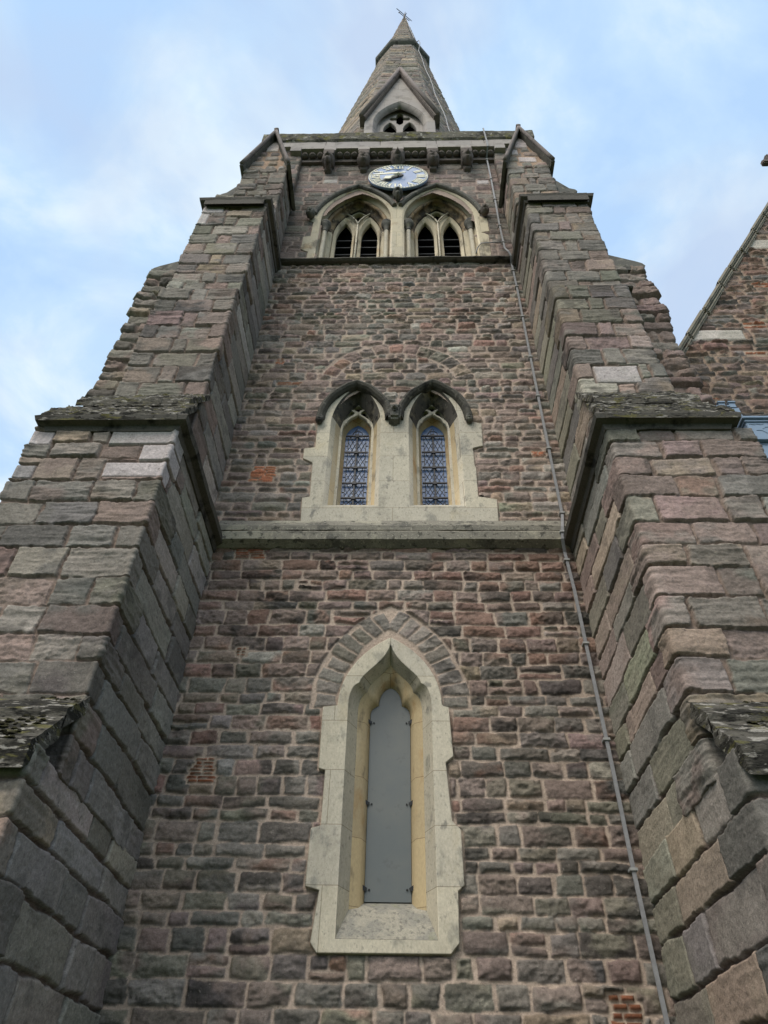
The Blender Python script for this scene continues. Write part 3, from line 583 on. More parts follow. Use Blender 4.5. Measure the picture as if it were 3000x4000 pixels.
    for q in (-1, 1):                                         # roof slabs running back to the tower
        e0 = (xc+q*.50, ze-.10); e1_ = (xc, zg+.14)
        dx, dz = e1_[0]-e0[0], e1_[1]-e0[1]; l_ = math.hypot(dx, dz); nx_, nz2 = -dz/l_*q*-1, dx/l_*q*-1
        nx_, nz2 = (dz/l_*q, -dx/l_*q) if q > 0 else (-dz/l_, dx/l_)
        th_ = -.13; a = e0; c2_ = e1_
        n_ = Vector((q*dz/l_ if dz > 0 else 0, 0, abs(dx)/l_)); n_ = Vector((q*abs(dz)/l_, 0, abs(dx)/l_))*.075
        p = [Vector((a[0], -.86, a[1])), Vector((c2_[0], -.86, c2_[1])), Vector((c2_[0], .05, c2_[1])), Vector((a[0], .05, a[1]))]
        lo = [v_-n_ for v_ in p]; lo[1].x = xc; lo[2].x = xc; lo[1].z = p[1].z-.2; lo[2].z = p[2].z-.2
        mb.hexa(lo+p)
    gr = mb.build('coping', M_HOOD, b, bevel=.015)
    for q in (-1, 1):
        mr = MB(); a = Vector((xc+q*.46, -.87, ze-.06)); c2_ = Vector((xc, -.87, zg+.06)); mr.tube([a+(c2_-a)*t for t in np.linspace(0, 1, 9)], .038, 10)
        mr.build('roll_moulding', M_ROLL, b, True)
    mr = MB(); mr.tube([(xc, -.9, zg+.12), (xc, .05, zg+.12)], .05, 8); mr.build('ridge_roll', M_CARVE, b, True)
    # moss tufts lying on set-off A and B
    rg3 = np.random.default_rng(60+s); mo_ = MB()
    def tuft(x, y, z, r):
        n_ = 7; ring = []
        vs_ = [(x, y, z+r*.55)]
        for k in range(2):
            for j in range(n_):
                a = j*2*math.pi/n_; rr = r*(.62 if k == 0 else 1.0)*rg3.uniform(.75, 1.25); vs_.append((x+rr*math.cos(a)*1.15, y+rr*math.sin(a), z+r*(.42 if k == 0 else -.15)*rg3.uniform(.7, 1.2)))
        f_ = [(0, 1+j, 1+(j+1) % n_) for j in range(n_)]+[(1+j, 1+n_+j, 1+n_+(j+1) % n_, 1+(j+1) % n_) for j in range(n_)]
        mo_.add(vs_, f_)
    for k in range(700):
        x = rg3.uniform(2.02, 3.4); c = rg3.random(); y = -2.22+c*.48; z = 3.38+c*.50+(.02 if y > -1.95 else 0)
        if fbm(np.array([x*3.]), np.array([y*5.]), 4+s, 2)[0] > .47: tuft(s*x, y, z, rg3.uniform(.008, .024))
    o = mo_.build('moss', M_MOSS, b, True); o['kind'] = 'stuff'
    return b
def side_buttress(s, rg):
    def stage(xo, y1, z0, z1, res, pal):
        path = [(2.9, .0), (xo, .0), (xo, y1)]; pth = [(s*x, y) for x, y in path]; q, cu_ = vert_map(pth)
        mp_ = q if s > 0 else (lambda X, Z: (q(X, Z)[0], -q(X, Z)[1]))
        lay = lay_butt([cu_[1]], cu_[-1], z0, z1, (.2, .3), (.25, .5), rg)
        return masonry(mp_, 0, cu_[-1], z0, z1, res, lay, rg, pal, tint=.86, dvar=.7, mortar=(.22, .17, .14), joint=.012, dep=.05, bulge=.02, rock=.06, ew=.025, corner=.05, soot=.3, flip=(s < 0))
    P_ = [stage(4.75, 1.05, 0, 6.7, .022, PB), stage(4.24, 1.0, 6.6, 13.1, .02, PB if s < 0 else dict(pink=3, purple=3, grey=2)), stage(3.60, .9, 13.0, 16.2, .022, PF)]
    b = mason_obj('buttress', P_, tower)
    b['label'] = 'side buttress stepping out towards the open sky' if s < 0 else 'side buttress stepping out towards the gabled church wall'
    def wedge(xo, xi, z0, z1, y0, y1, nm='coping'):
        prof = [(xi, z0), (xo-.10, z0), (xo-.02, z0+.07), (xo+.05, z0+.09), (xo+.085, z0+.16), (xo+.05, z0+.24), (xo-.05, z0+.30), (xi, z1)]
        V = []; F = []; ny = 12; n = len(prof)
        for j in range(ny+1): V += [(s*x, y0+(y1-y0)*j/ny, z) for x, z in prof]
        F = [(j*n+i, j*n+(i+1) % n, (j+1)*n+(i+1) % n, (j+1)*n+i) for j in range(ny) for i in range(n)]+[tuple(range(n))[::-1], tuple(ny*n+i for i in range(n))]
        mm = MB(); mm.add(rough(V, .012, 5, 3), F); mm.build(nm, M_HOOD, b)
    wedge(4.24, 3.55, 12.95, 13.62, -.05, 1.05); wedge(3.60, 3.1, 16.1, 17.25, -.05, .95)
    wedge(4.75, 4.2, 6.6, 7.6, -.05, 1.1)
    return b
for s in (-1, 1): front_buttress(s, np.random.default_rng(70+s)); side_buttress(s, np.random.default_rng(80+s))

# --- string course under the twin lights, belfry sill, parapet
sc_ = MB()
def hbar(name, x0, x1, prof, mt, sd, amp=.006, step=.06):
    xs = np.linspace(x0, x1, int((x1-x0)/step)+2); V, F = sweep_vf([(x, 0, 0) for x in xs], [(0, 1, 0)]*len(xs), [(0, 0, 1)]*len(xs), prof)
    mm = MB(); mm.add(rough(V, amp, 5, sd, 9), F); return mm.build(name, mt, tower)
hbar('string_course', -2.02, 2.02, [(.1, 6.68), (-.03, 6.69), (-.05, 6.70), (-.13, 6.735), (-.135, 6.84), (-.125, 6.86), (-.06, 6.862), (.1, 6.865)], M_SILL, 3)
hbar('sill_course', -2.02, 2.02, [(.1, 6.895), (-.095, 6.90), (-.10, 6.965), (.0, 7.13), (.1, 7.14)], M_SILL, 8)
hbar('belfry_sill', -2.12, 2.12, [(.2, 13.41), (-.03, 13.41), (-.075, 13.43), (-.075, 13.455), (-.01, 13.475), (.2, 13.95)], M_COPE, 12, .012)
hbar('parapet_coping', -3.18, 3.18, [(1.0, 19.08), (-.10, 19.06), (-.14, 19.12), (-.15, 19.50), (-.11, 19.58), (1.0, 19.62)], M_MOSSY, 15, .02)
m = MB()
for x0, x1 in ((-2.95, -1.66), (-1.66, -.40), (-.40, .9), (.9, 2.0), (2.0, 2.95)): m.box(x0+.004, x1-.004, -.10, .6, 18.80+.01*(x0 > 0), 19.10)
m.build('parapet_course', M_PALE, tower, bevel=.006)
m = MB(); HX = (-1.55, -.755, .015, .80, 1.565); gaps = [(-2.2, -1.67), (-1.40, -.89), (-.63, -.105), (.145, .665), (.92, 1.44), (1.68, 2.205)]
xs_ = [-2.45]+[v for g_ in gaps for v in g_]+[2.45]
for a, b_ in zip(xs_[0::2], xs_[1::2]): m.box(a, b_, -.12, .3, 18.50, 18.80)
for a, b_ in gaps: m.box(a-.001, b_+.001, -.118, .3, 18.61, 18.798)
m.build('corbel_course', M_PALE, tower, bevel=.005)
m = MB()
for a, b_ in gaps: m.box(a-.02, b_+.02, .06, .3, 18.3, 18.63)
m.build('corbel_soffit', M_CARVE, tower)
def ballflower(x, z):
    nu_, nv_ = 20, 14; th = np.linspace(0, 2*np.pi, nu_, endpoint=False); ph = np.linspace(.02, np.pi-.02, nv_); T_, P_ = np.meshgrid(th, ph)
    r = 1+.12*np.cos(3*T_+np.pi/2)*np.sin(P_)-.65*np.exp(-(P_/.22)**2)-.3*np.exp(-((P_-.85)/.16)**2)*(np.cos(3*T_-np.pi/2) > .2)
    D = np.stack([np.sin(P_)*np.cos(T_), -np.cos(P_), np.sin(P_)*np.sin(T_)], -1)
    V = D*r[..., None]*.078+np.array([x, .0, z]); I = np.arange(nu_*nv_).reshape(nv_, nu_); J = np.roll(I, -1, 1)
    F = np.stack([I[:-1], J[:-1], J[1:], I[1:]], -1).reshape(-1, 4); link('ballflower', np_mesh('ballflower', V, F), M_CARVE, tower, True)
for a, b_ in gaps:
    for k in range(3): ballflower(a+(b_-a)*(k+.5)/3, 18.50)
for i, (x, kd) in enumerate(zip(HX, ('beard', 'broken', 'beast', 'broken', 'face'))):
    h = head('carved_corbel', x, -.04, 18.10, .185, kd, tower, seed=i+2)
    mm = MB(); mm.hexa([(x-.12, -.13, 18.30), (x+.12, -.13, 18.30), (x+.12, .2, 18.0), (x-.12, .2, 18.0), (x-.125, -.14, 18.50), (x+.125, -.14, 18.50), (x+.125, .2, 18.50), (x-.125, .2, 18.50)])
    mm.hexa([(x-.07, .06, 17.84), (x+.07, .06, 17.84), (x+.07, .2, 17.80), (x-.07, .2, 17.80), (x-.11, -.04, 18.30), (x+.11, -.04, 18.30), (x+.11, .2, 18.30), (x-.11, .2, 18.30)])
    mm.build('corbel_block', M_CARVE, h, bevel=.01)

# --- lancet window
lw0 = trefoil(.385, 4.76, .292, 4.985, 5.411, (.275, 5.10), (.05, 5.20), 2.857)
lw1 = trefoil(.306, 4.75, .222, 4.977, 5.281, (.215, 5.09), (.06, 5.17), 3.095)
lw2 = trefoil(.232, 4.756, .143, 4.924, 5.178, (.145, 5.06), (.06, 5.10), 3.092)
lw3 = trefoil(.192, 4.797, .112, 4.90, 5.092, (.112, 5.0), (.066, 5.085), 3.18)
win = plate('lancet_window', LW_OUT, [lw0], -.05, .14, M_LIME, tower, .006)
loft('splay', [at_y(lw0[:], -.046), at_y(lw1[:], .12)], M_LIME, win, False)
loft('sill', [at_y([lw0[0], lw0[-1]], -.05), at_y([lw1[0], lw1[-1]], .125), at_y([lw3[0], lw3[-1]], .27)], M_LICH, win, False)
loft('inner_reveal', [at_y(lw1, .121), at_y(lw2, .16), at_y(lw3, .26), at_y(lw3, .32)], M_LIMEY, win, False)
plate('glazing_sheet', [(x*1.0, z if z > 3.5 else z) for x, z in lw3], [], .25, .012, M_SHEET, win, .002)
for x, z in ((-.19, 4.721), (-.19, 3.957), (-.19, 3.27), (.19, 4.723), (.19, 3.957), (.19, 3.272)):
    q = 1 if x > 0 else -1; mm = MB(); mm.bar((x-q*.012, .238, z-.004), (x+q*.025, .225, z+.018), .03, .01); mm.lathe([(0, z-.006), (.007, z-.006), (.007, z+.006), (0, z+.006)], x-q*.035, .243, 8)
    mm.build('sheet_clip', M_IRON, win)

# --- twin lights
tw = None; tcs = (-.512, .538)
hol = [arch_open(c, .335, 8.95, 9.80, 7.39) for c in tcs]
tw = plate('twin_window', TW_OUT, hol, .02, .10, M_LIME, tower, .006)
for c in tcs:
    q0 = arch_open(c, .335, 8.95, 9.80, 7.39); q1 = arch_open(c, .285, 8.96, 9.72, 7.50); q2 = arch_open(c, .27, 8.97, 9.68, 7.52); q3 = arch_open(c, .232, 8.98, 9.60, 7.56); q4 = arch_open(c, .165, 9.06, 9.33, 7.68)
    def split_loft(rs, ys, zc, nm, m1, m2):                  # jambs and head are separate stones
        n = len(rs[0]); hd = [i for i in range(n) if rs[0][i][1] > zc]
        a, b_ = min(hd), max(hd)
        loft(nm+'_arch', [at_y(r[a-1:b_+2], y) for r, y in zip(rs, ys)], m2, tw, False)
        loft(nm+'_jamb', [at_y(r[b_+1:]+r[:a], y) for r, y in zip(rs, ys)], m1, tw, False)
    split_loft([q0, q1], [.024, .12], 9.1, 'splay', M_LIME, M_LIMES)
    split_loft([q1, q2, q3], [.121, .15, .24], 9.1, 'moulding', M_LIMEY, M_LIMES)
    og = [(c-.20, 7.60), (c-.20, 9.06)]+bez((c-.20, 9.06), (c-.20, 9.14), (c-.18, 9.19), (c-.145, 9.205), 5)+bez((c-.145, 9.205), (c-.13, 9.33), (c-.03, 9.34), (c, 9.40), 8)
    og = og+mirror(og, c)[1:]
    ey = [(-.226, 9.19), (-.212, 9.30), (-.165, 9.42), (-.115, 9.475), (-.07, 9.47), (-.04, 9.43), (-.052, 9.385), (-.10, 9.345), (-.155, 9.29), (-.20, 9.225)]
    dm = [(0, 9.59), (-.05, 9.555), (-.095, 9.51), (-.04, 9.49), (0, 9.445), (.04, 9.49), (.095, 9.51), (.05, 9.555)]
    plate('tracery', arch_open(c, .245, 8.97, 9.62, 7.50), [og, [(c+x, z) for x, z in ey], [(c-x, z) for x, z in ey][::-1], [(c+x, z) for x, z in dm]], .235, .06, M_LIME, tw, .008)
    loft('inner_reveal', [at_y(arch_open(c, .228, 8.97, 9.45, 7.57), .296), at_y(q4, .40)], M_LIMEY, tw)
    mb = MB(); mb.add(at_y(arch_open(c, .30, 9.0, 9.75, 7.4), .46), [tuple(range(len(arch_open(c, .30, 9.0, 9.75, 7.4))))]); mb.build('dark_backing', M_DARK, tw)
    gl = plate('leaded_glass', q4, [], .39, .008, M_GLASS, tw, .001)
    mm = MB()
    x0, x1 = c-.158, c+.158; zb = [9.06, 8.72, 8.42, 8.12, 7.85, 7.69]
    for za, zb_ in zip(zb[1:], zb[:-1]):
        zm = (za+zb_)/2
        for xa, xb in ((x0+.035, c), (c, x1-.035)):
            xm = (xa+xb)/2; dz = (zb_-za)
            for (p, q) in (((xa, za+.25*dz), (xm+.3*(xb-xa), zb_)), ((xb, za+.25*dz), (xm-.3*(xb-xa), zb_)), ((xa, zb_-.25*dz), (xm+.3*(xb-xa), za)), ((xb, zb_-.25*dz), (xm-.3*(xb-xa), za))):
                mm.bar((p[0], .386, p[1]), (q[0], .386, q[1]), .005, .006)
        for xx in (x0+.035, x1-.035): mm.bar((xx, .387, za), (xx, .387, zb_), .008, .008)
        mm.bar((x0, .387, zm), (x0+.035, .387, zm), .007, .007); mm.bar((x1-.035, .387, zm), (x1, .387, zm), .007, .007)
    for k in range(3): mm.bar((c-.1+.05*k, .387, 9.06), (c+.02*k-.02, .387, 9.27-.03*abs(k-1)), .008, .008)
    mm.tube([(c+.07*math.cos(a), .387, 9.13+.07*math.sin(a)) for a in np.linspace(0, math.pi, 9)], .005, 6)
    mm.build('lead_cames', M_LEAD, gl)
    mm = MB()
    for z in zb[:-1]:
        mm.bar((x0, .355, z), (x1, .355, z), .022, .02); mm.box(c-.024, c+.024, .34, .37, z-.024, z+.024)
    mm.bar((c, .36, 7.67), (c, .36, 9.06), .02, .016, (0, 1, 0)); mm.build('saddle_bars', M_IRON, tw)
for c, sd in zip((-.53, .545), (2, 5)):
    a = arch_pts(c, .47, 9.0, 9.78); hood('hood_mould', a, -.0, .062, M_HOODB, tw, sd, .012, [(-.06, .06), (-.052, -.02), (-.03, -.06), (.0, -.08), (.04, -.06), (.062, 0), (.062, .06)])
mm = MB(); mm.hexa([(-.07, -.10, 8.93), (.09, -.10, 8.93), (.07, .1, 8.84), (-.05, .1, 8.84), (-.09, -.12, 9.13), (.11, -.12, 9.13), (.11, .1, 9.13), (-.09, .1, 9.13)]); mm.build('carved_boss', M_HOOD, tw, bevel=.03)
head('carved_boss', .01, -.06, 9.10, .085, 'beast', tw, M_HOOD, 4)
for x in (-1.0, 1.015): head('hood_stop', x, -.02, 8.98, .07, 'broken', tw, M_HOOD, 6)

# --- belfry openings
bhol = [arch_open(c, .735, 15.5, 16.98, 13.4) for c in B_C]
bw = plate('belfry_window', BW_OUT, bhol, .13, .12, M_LIMED, tower, .008)
for c in B_C:
    b0 = arch_open(c, .735, 15.5, 16.98, 13.4); b1 = arch_open(c, .685, 15.5, 16.92, 13.4); b2 = arch_open(c, .64, 15.5, 16.86, 13.4); b2b = arch_open(c, .60, 15.52, 16.82, 13.4); b3 = arch_open(c, .52, 15.55, 16.70, 13.4); b4 = arch_open(c, .49, 15.55, 16.66, 13.4)
    A_o = lambda w: arch_open(c, w, 15.5+(.735-w)*.2, 16.98-(.735-w)*1.3, 13.4)
    loft('outer_order', [at_y(A_o(w), y) for w, y in ((.735, .135), (.70, .14), (.70, .17), (.725, .20), (.73, .24), (.70, .28), (.66, .29), (.66, .31))], M_LIMED, bw, smooth=False)
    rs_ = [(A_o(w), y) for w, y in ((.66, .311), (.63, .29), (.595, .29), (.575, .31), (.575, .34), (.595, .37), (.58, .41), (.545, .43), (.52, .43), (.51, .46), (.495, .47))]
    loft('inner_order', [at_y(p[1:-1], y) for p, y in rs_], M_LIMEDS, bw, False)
    for e_ in (slice(0, 2), slice(-2, None)): loft('inner_jamb', [at_y(p[e_], y) for p, y in rs_], M_LIMED, bw, False)
    lights = [arch_open(c+q*.258, .165, 15.45, 16.12, 13.5, 8) for q in (-1, 1)]
    tp = [p for p in arch_pts(c, .455, 15.55, 16.60) if p[1] > 16.36 and p[0] <= c+1e-6]
    eye = [(c, 15.99)]+bez((c, 15.99), (c-.03, 16.16), (c-.10, 16.30), tp[0], 6)[:-1]+tp
    eye = eye+mirror(eye, c)[1:-1]
    plate('tracery', arch_open(c, .50, 15.55, 16.67, 13.4), lights+[eye], .50, .10, M_LIMED, bw, .01)
    for li, q in zip(lights, (-1, 1)):
        o_ = arch_open(c+q*.258, .215, 15.45, 16.24, 13.5, 8); loft('light_splay', [at_y(o_, .44), at_y(li, .503)], M_LIMED, bw)
    rb = MB()
    rb.tube([(c, .455, 13.5), (c, .455, 15.95)], .018, 8)
    for q in (-1, 1): rb.tube([(x if q > 0 else 2*c-x, .455, z) for x, z in [(c, 15.93)]+bez((c, 15.93), (c-.02, 16.15), (c-.12, 16.32), (c-.27, 16.46), 8)], .018, 8)
    rb.build('tracery_rib', M_LIME, bw, True)
    mm = MB()
    for q in (-1, 1):
        for k in range(9):
            z = 13.7+k*.30; x = c+q*.258
            if z < 15.6: mm.hexa([(x-.19, .60, z), (x+.19, .60, z), (x+.19, .80, z+.16), (x-.19, .80, z+.16), (x-.19, .60, z+.03), (x+.19, .60, z+.03), (x+.19, .80, z+.19), (x-.19, .80, z+.19)])
    mm.build('louvre_boards', M_SLAT, bw)
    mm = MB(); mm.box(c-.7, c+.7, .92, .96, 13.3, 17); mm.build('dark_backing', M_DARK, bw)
    for q in (-1, 1):
        x = c+q*.615; mm = MB(); mm.lathe([(.046, 13.5), (.046, 15.20)], x, .26, 16); sh = mm.build('shaft', M_LIME, bw, True)
        mm = MB(); mm.lathe([(.046, 15.18), (.058, 15.19), (.058, 15.22), (.05, 15.24), (.055, 15.30), (.075, 15.36), (.10, 15.40), (.105, 15.43), (.10, 15.46), (.112, 15.48), (.112, 15.52), (0, 15.53)], x, .26, 20); mm.build('capital', M_HOOD, sh, True)
    lo = 0 if c < 0 else 5; ar_ = arch_pts(c, .86, 15.45, 17.02, 16)
    ar_ = ar_[2:-5] if c < 0 else ar_[5:-2]
    hood('hood_mould', ar_, .10, .048, M_HOOD, bw, 3, .006)
head('label_stop', -1.72, .02, 15.52, .12, 'broken', bw, M_HOOD, 3); head('label_stop', 1.75, .02, 15.55, .115, 'face', bw, M_CARVE, 8)
head('label_stop', .02, -.01, 16.32, .135, 'beard', bw, M_HOOD, 11)

# --- spire with its stone lucarne
SH, SK, SY = 47.07, .100, 3.12
def sp_c(z): return 0.0+(z-26)*.0105
def spire_face(i, res, rg, z0=19.3, z1=46.9):
    t0 = -math.pi/2+i*math.pi/4
    def f(X, Z):
        a = (SH-Z)*SK; w = a*math.tan(math.pi/8)*2; cxx = sp_c(Z)
        nx_, ny_ = math.cos(t0), math.sin(t0); tx, ty = -ny_, nx_
        P = np.stack([cxx+a*nx_+X*w*tx, SY+a*ny_+X*w*ty, Z], -1)
        n = np.array([nx_, ny_, SK]); n /= np.linalg.norm(n); return P, np.broadcast_to(n, X.shape+(3,))
    wm = (SH-z0)*SK*math.tan(math.pi/8)*2
    def g(X, Z): return f(X/wm, Z)
    lay = []
    cs = course_list(z0, z1, .28, .42, rg)
    for a, b_ in zip(cs[:-1], cs[1:]):
        q = wm/max(.12, (SH-a)*SK*math.tan(math.pi/8)*2)
        js = splits(-wm/2, wm/2, .35*q, .8*q, rg); lay += [(p, t, a, b_) for p, t in zip(js[:-1], js[1:])]
    return masonry(g, -wm/2, wm/2, z0, z1, res, lay, rg, dict(grey=4, buff=2.2, slate=.9, purple=.8, green=.7), mortar=(.21, .185, .155), joint=.018, dep=.04, bulge=.005, rock=.03, lam=1.2, soot=.3, ew=.035)
rg = np.random.default_rng(5)
sf = [spire_face(i, .035 if i in (0, 1, 7) else .12, rg) for i in range(8)]
V, F, c_ = sf[0]; kk = (np.abs(V[:, 0]-.045) < .66) & (V[:, 2] < 24.0); sf[0] = (V, F[~kk[F].all(1)], c_)
spire = mason_obj('spire', sf, tower)
def octring(z, a): return [(sp_c(z)+a/math.cos(math.pi/8)*math.cos(-math.pi/2+math.pi/8+i*math.pi/4), SY+a/math.cos(math.pi/8)*math.sin(-math.pi/2+math.pi/8+i*math.pi/4), z) for i in range(8)]
ap = lambda z: (SH-z)*SK
loft('collar', [octring(36.9, ap(36.9)-.05), octring(37.0, ap(37.0)+.16), octring(37.3, ap(37.3)+.22), octring(37.5, ap(37.5)+.2), octring(38.6, ap(38.6)+.02)], M_HOOD, spire)
m = MB(); m.box(.03, .30, SY-ap(38.1)-.08, SY-ap(38.1)+.2, 37.8, 38.2); m.build('vent_slot', M_DARK, spire)
m = MB(); m.box(-.14, .22, SY-ap(27.2)-.07, SY-ap(27.2)+.2, 26.6, 27.2); m.build('vent_slot', M_DARK, spire)
luc = MB(); LX, LY = .045, .42
lout = [(LX-.94, 19.6), (LX-.94, 22.35), (LX, 26.0), (LX+.94, 22.35), (LX+.94, 19.6)]
la0 = arch_open(LX, .71, 22.05, 23.72, 19.8); la1 = arch_open(LX, .62, 22.0, 23.45, 19.8); la2 = arch_open(LX, .55, 22.7, 23.72, 19.8)
lu = plate('lucarne', lout, [la0], LY, .14, M_PALE, tower, .01)
loft('hollow_moulding', [at_y(la0, LY+.01), at_y(la1, LY+.12), at_y(arch_open(LX, .63, 22.3, 23.72, 19.8), LY+.20), at_y(la2, LY+.24)], M_PALE, lu)
def foil(cx, cz, rx, rz): return [(cx+rx*math.cos(a), cz+rz*math.sin(a)) for a in np.linspace(0, 2*math.pi, 16, endpoint=False)]
def qd(dx, dz): return (LX+dx, 23.0+dz)
quat = [qd(0, .52), qd(-.095, .34), qd(-.10, .12), qd(-.25, .12), qd(-.30, 0), qd(-.25, -.12), qd(-.10, -.12), qd(-.095, -.34), qd(0, -.48), qd(.095, -.34), qd(.10, -.12), qd(.25, -.12), qd(.30, 0), qd(.25, .12), qd(.10, .12), qd(.095, .34)]
plate('tracery', arch_open(LX, .56, 22.7, 23.74, 19.8), [quat]+[arch_open(LX+q*.27, .18, 22.15, 22.74, 20.2, 8) for q in (-1, 1)], LY+.235, .12, M_PALE, lu, .012)
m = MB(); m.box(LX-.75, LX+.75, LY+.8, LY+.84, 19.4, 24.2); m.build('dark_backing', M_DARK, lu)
for q in (-1, 1):
    m = MB(); m.hexa([(LX+q*.93, LY+.1, 19.4), (LX+q*.80, LY+.1, 19.4), (LX+q*.80, 1.6, 19.4), (LX+q*.93, 1.6, 19.4), (LX+q*.93, LY+.1, 22.4), (LX+q*.80, LY+.1, 22.4), (LX+q*.80, 1.6, 22.4), (LX+q*.93, 1.6, 22.4)]); m.build('side_wall', M_PALE, lu)
m = MB()
for q in (-1, 1):
    a = Vector((LX+q*1.08, LY-.12, 22.15)); c2_ = Vector((LX, LY-.12, 26.55)); bk = Vector((0, 1.3, 0)); n_ = Vector((-q*.16, 0, -.05))
    a2, c3 = a+n_, Vector((LX, LY-.12, 26.0)); m.hexa([a2, c3, c3+bk, a2+bk, a, c2_, c2_+bk, a+bk])
m.build('gable_coping', M_CARVE, lu, bevel=.02)
m = MB()
for q in (-1, 1): m.tube([(LX+q*1.04, LY-.13, 22.15), (LX, LY-.13, 26.4)], .06, 10)
m.build('roll_moulding', M_ROLL, lu, True)

# ------------------------------------------------------------------ clock
CX, CZ, CR, CY = .027, 17.25, .648, .0
clk = thing('wall_clock', 'round blue clock with pale Roman numerals fixed to the wall above the belfry arches', 'clock', (CX, CY, CZ))
m = MB(); ring = [(CX+CR*math.cos(a), CZ+CR*math.sin(a)) for a in np.linspace(0, 2*math.pi, 72, endpoint=False)]
plate('dial', ring, [], CY, .05, M_DIAL, clk, .006)
m = MB()
def put_num(m, txt, hour):
    wd = {'I': .058, 'V': .125, 'X': .125}; tot = sum(wd[c] for c in txt); x = -tot/2; a = math.radians(90-30*hour); h = .165; rc = .485
    def P(u, v):                                             # u along tangent (reading left to right facing outward), v radial
        return (CX+(rc+v)*math.cos(a)+u*math.sin(a), CY-.006, CZ+(rc+v)*math.sin(a)-u*math.cos(a))
    def st(u0, v0, u1, v1, w): m.bar(P(u0, v0), P(u1, v1), w, .008)
    for c in txt:
        w = wd[c]; mid = x+w/2
        if c == 'I': st(mid, -h/2, mid, h/2, .034)
        if c == 'V': st(x+.02, h/2, mid, -h/2, .038); st(x+w-.02, h/2, mid, -h/2, .014)
        if c == 'X': st(x+.02, h/2, x+w-.02, -h/2, .038); st(x+w-.02, h/2, x+.02, -h/2, .014)
        for v in (-h/2, h/2):
            if c == 'V' and v < 0: continue
            st(x+.004, v, x+w-.004, v, .012)
        x += w
for hr_, tx in enumerate(('I', 'II', 'III', 'IIII', 'V', 'VI', 'VII', 'VIII', 'IX', 'X', 'XI', 'XII'), 1):
    m = MB(); put_num(m, tx, hr_); m.build('numeral', M_GOLD, clk)
m = MB()
for k in range(60):
    a = k*math.pi/30; w = .028 if k % 5 else .05; c_, s_ = math.cos(a), math.sin(a)
    m.bar((CX+.605*c_-w/2*s_, CY-.006, CZ+.605*s_+w/2*c_), (CX+.605*c_+w/2*s_, CY-.006, CZ+.605*s_-w/2*c_), .03, .006)
m.tube([(CX+.632*math.cos(a), CY-.004, CZ+.632*math.sin(a)) for a in np.linspace(0, 2*math.pi, 73)], .008, 6)
m.build('minute_track', M_GOLD, clk)
def hand(nm, hour, prof, y, mt=None):
    a = math.radians(90-30*hour); m = MB(); l = [(u, v) for u, v in prof]
    pts = l+[(u, -v) for u, v in reversed(l)]
    w3 = [(CX+u*math.cos(a)-v*math.sin(a), CZ+u*math.sin(a)+v*math.cos(a)) for u, v in pts]
    return plate(nm, w3, [], y, .012, mt or M_GOLD, clk, .002)
hand('minute_hand', 8.72, [(-.16, .012), (-.14, .03), (-.05, .018), (0, .035), (.06, .036), (.45, .032), (.57, .006)], CY-.085)
hand('hand_shadow', 7.72, [(-.13, .03), (0, .07), (.10, .04), (.20, .04), (.26, .10), (.33, .10), (.38, .03), (.44, .006)], CY-.018, M_IRON)  # black plate standing in for the hour hand's shadow and reflection on the dial
hand('hour_hand', 7.72, [(-.10, .02), (0, .045), (.10, .024), (.20, .024), (.25, .075), (.31, .072), (.35, .024), (.41, .004)], CY-.06)
m = MB(); m.tube([(CX, CY-.09, CZ), (CX, CY, CZ)], .02, 12); m.build('spindle', M_GOLD, clk, True)

# ------------------------------------------------------------------ weather vane
vx, vz = sp_c(47), 46.8
vane = thing('weather_vane', 'black iron weather vane with compass arms on the spire tip', 'weather vane', (vx, SY, vz))
m = MB(); m.tube([(vx, SY, vz-.3), (vx, SY, vz+.6), (vx+.05, SY, vz+1.5)], [.06, .045, .015], 8); m.build('rod', M_IRON, vane, True)
da = math.radians(35); ca, sa = math.cos(da), math.sin(da); m = MB()
for q in (0, math.pi/2): l_ = .34 if q == 0 else .2; m.bar((vx-l_*math.cos(da+q), SY-l_*math.sin(da+q), vz+.40), (vx+l_*math.cos(da+q), SY+l_*math.sin(da+q), vz+.40), .03, .03, (0, 0, 1))
m.box(vx-.34*ca-.04, vx-.34*ca+.04, SY-.34*sa-.02, SY-.34*sa+.02, vz+.36, vz+.46)
m.build('compass_arms', M_IRON, vane)
m = MB(); m.bar((vx-.52*ca, SY-.52*sa, vz+.82), (vx+.46*ca, SY+.46*sa, vz+.82), .03, .035, (0, 0, 1)); m.hexa([(vx+q*ca+n_*.01, SY+q*sa+n_*.01, vz+.82+z) for z in (-.06, .06) for q, n_ in ((.15, -1), (.5, -1), (.5, 1), (.15, 1))])
m.build('arrow', M_IRON, vane)

# ------------------------------------------------------------------ lightning conductor
lc = thing('lightning_conductor', 'flat grey metal strap running down the tower wall beside the right buttress', 'lightning conductor', (1.95, -.05, 0))
pth = [(2.03, -.17, 19.62), (2.03, -.18, 19.3), (2.046, -.16, 18.9), (2.046, -.15, 18.52), (2.03, .06, 18.38), (2.032, .08, 17.23), (2.02, .08, 16.18), (2.0, .08, 14.95), (1.997, .05, 14.0), (1.997, -.13, 13.5), (2.03, -.10, 13.4), (2.045, .0, 13.3), (2.045, .0, 12.5), (2.03, .0, 11.5), (2.0, .0, 9.2), (1.985, .0, 7.23), (1.935, -.10, 7.0), (1.91, -.15, 6.9), (1.885, -.15, 6.72), (1.905, -.06, 6.60), (1.925, -.055, 6.1), (1.93, -.06, 4.2), (1.925, -.06, 3.3), (1.935, -.06, 2.4), (1.935, -.06, .2)]
P_ = np.array(pth)
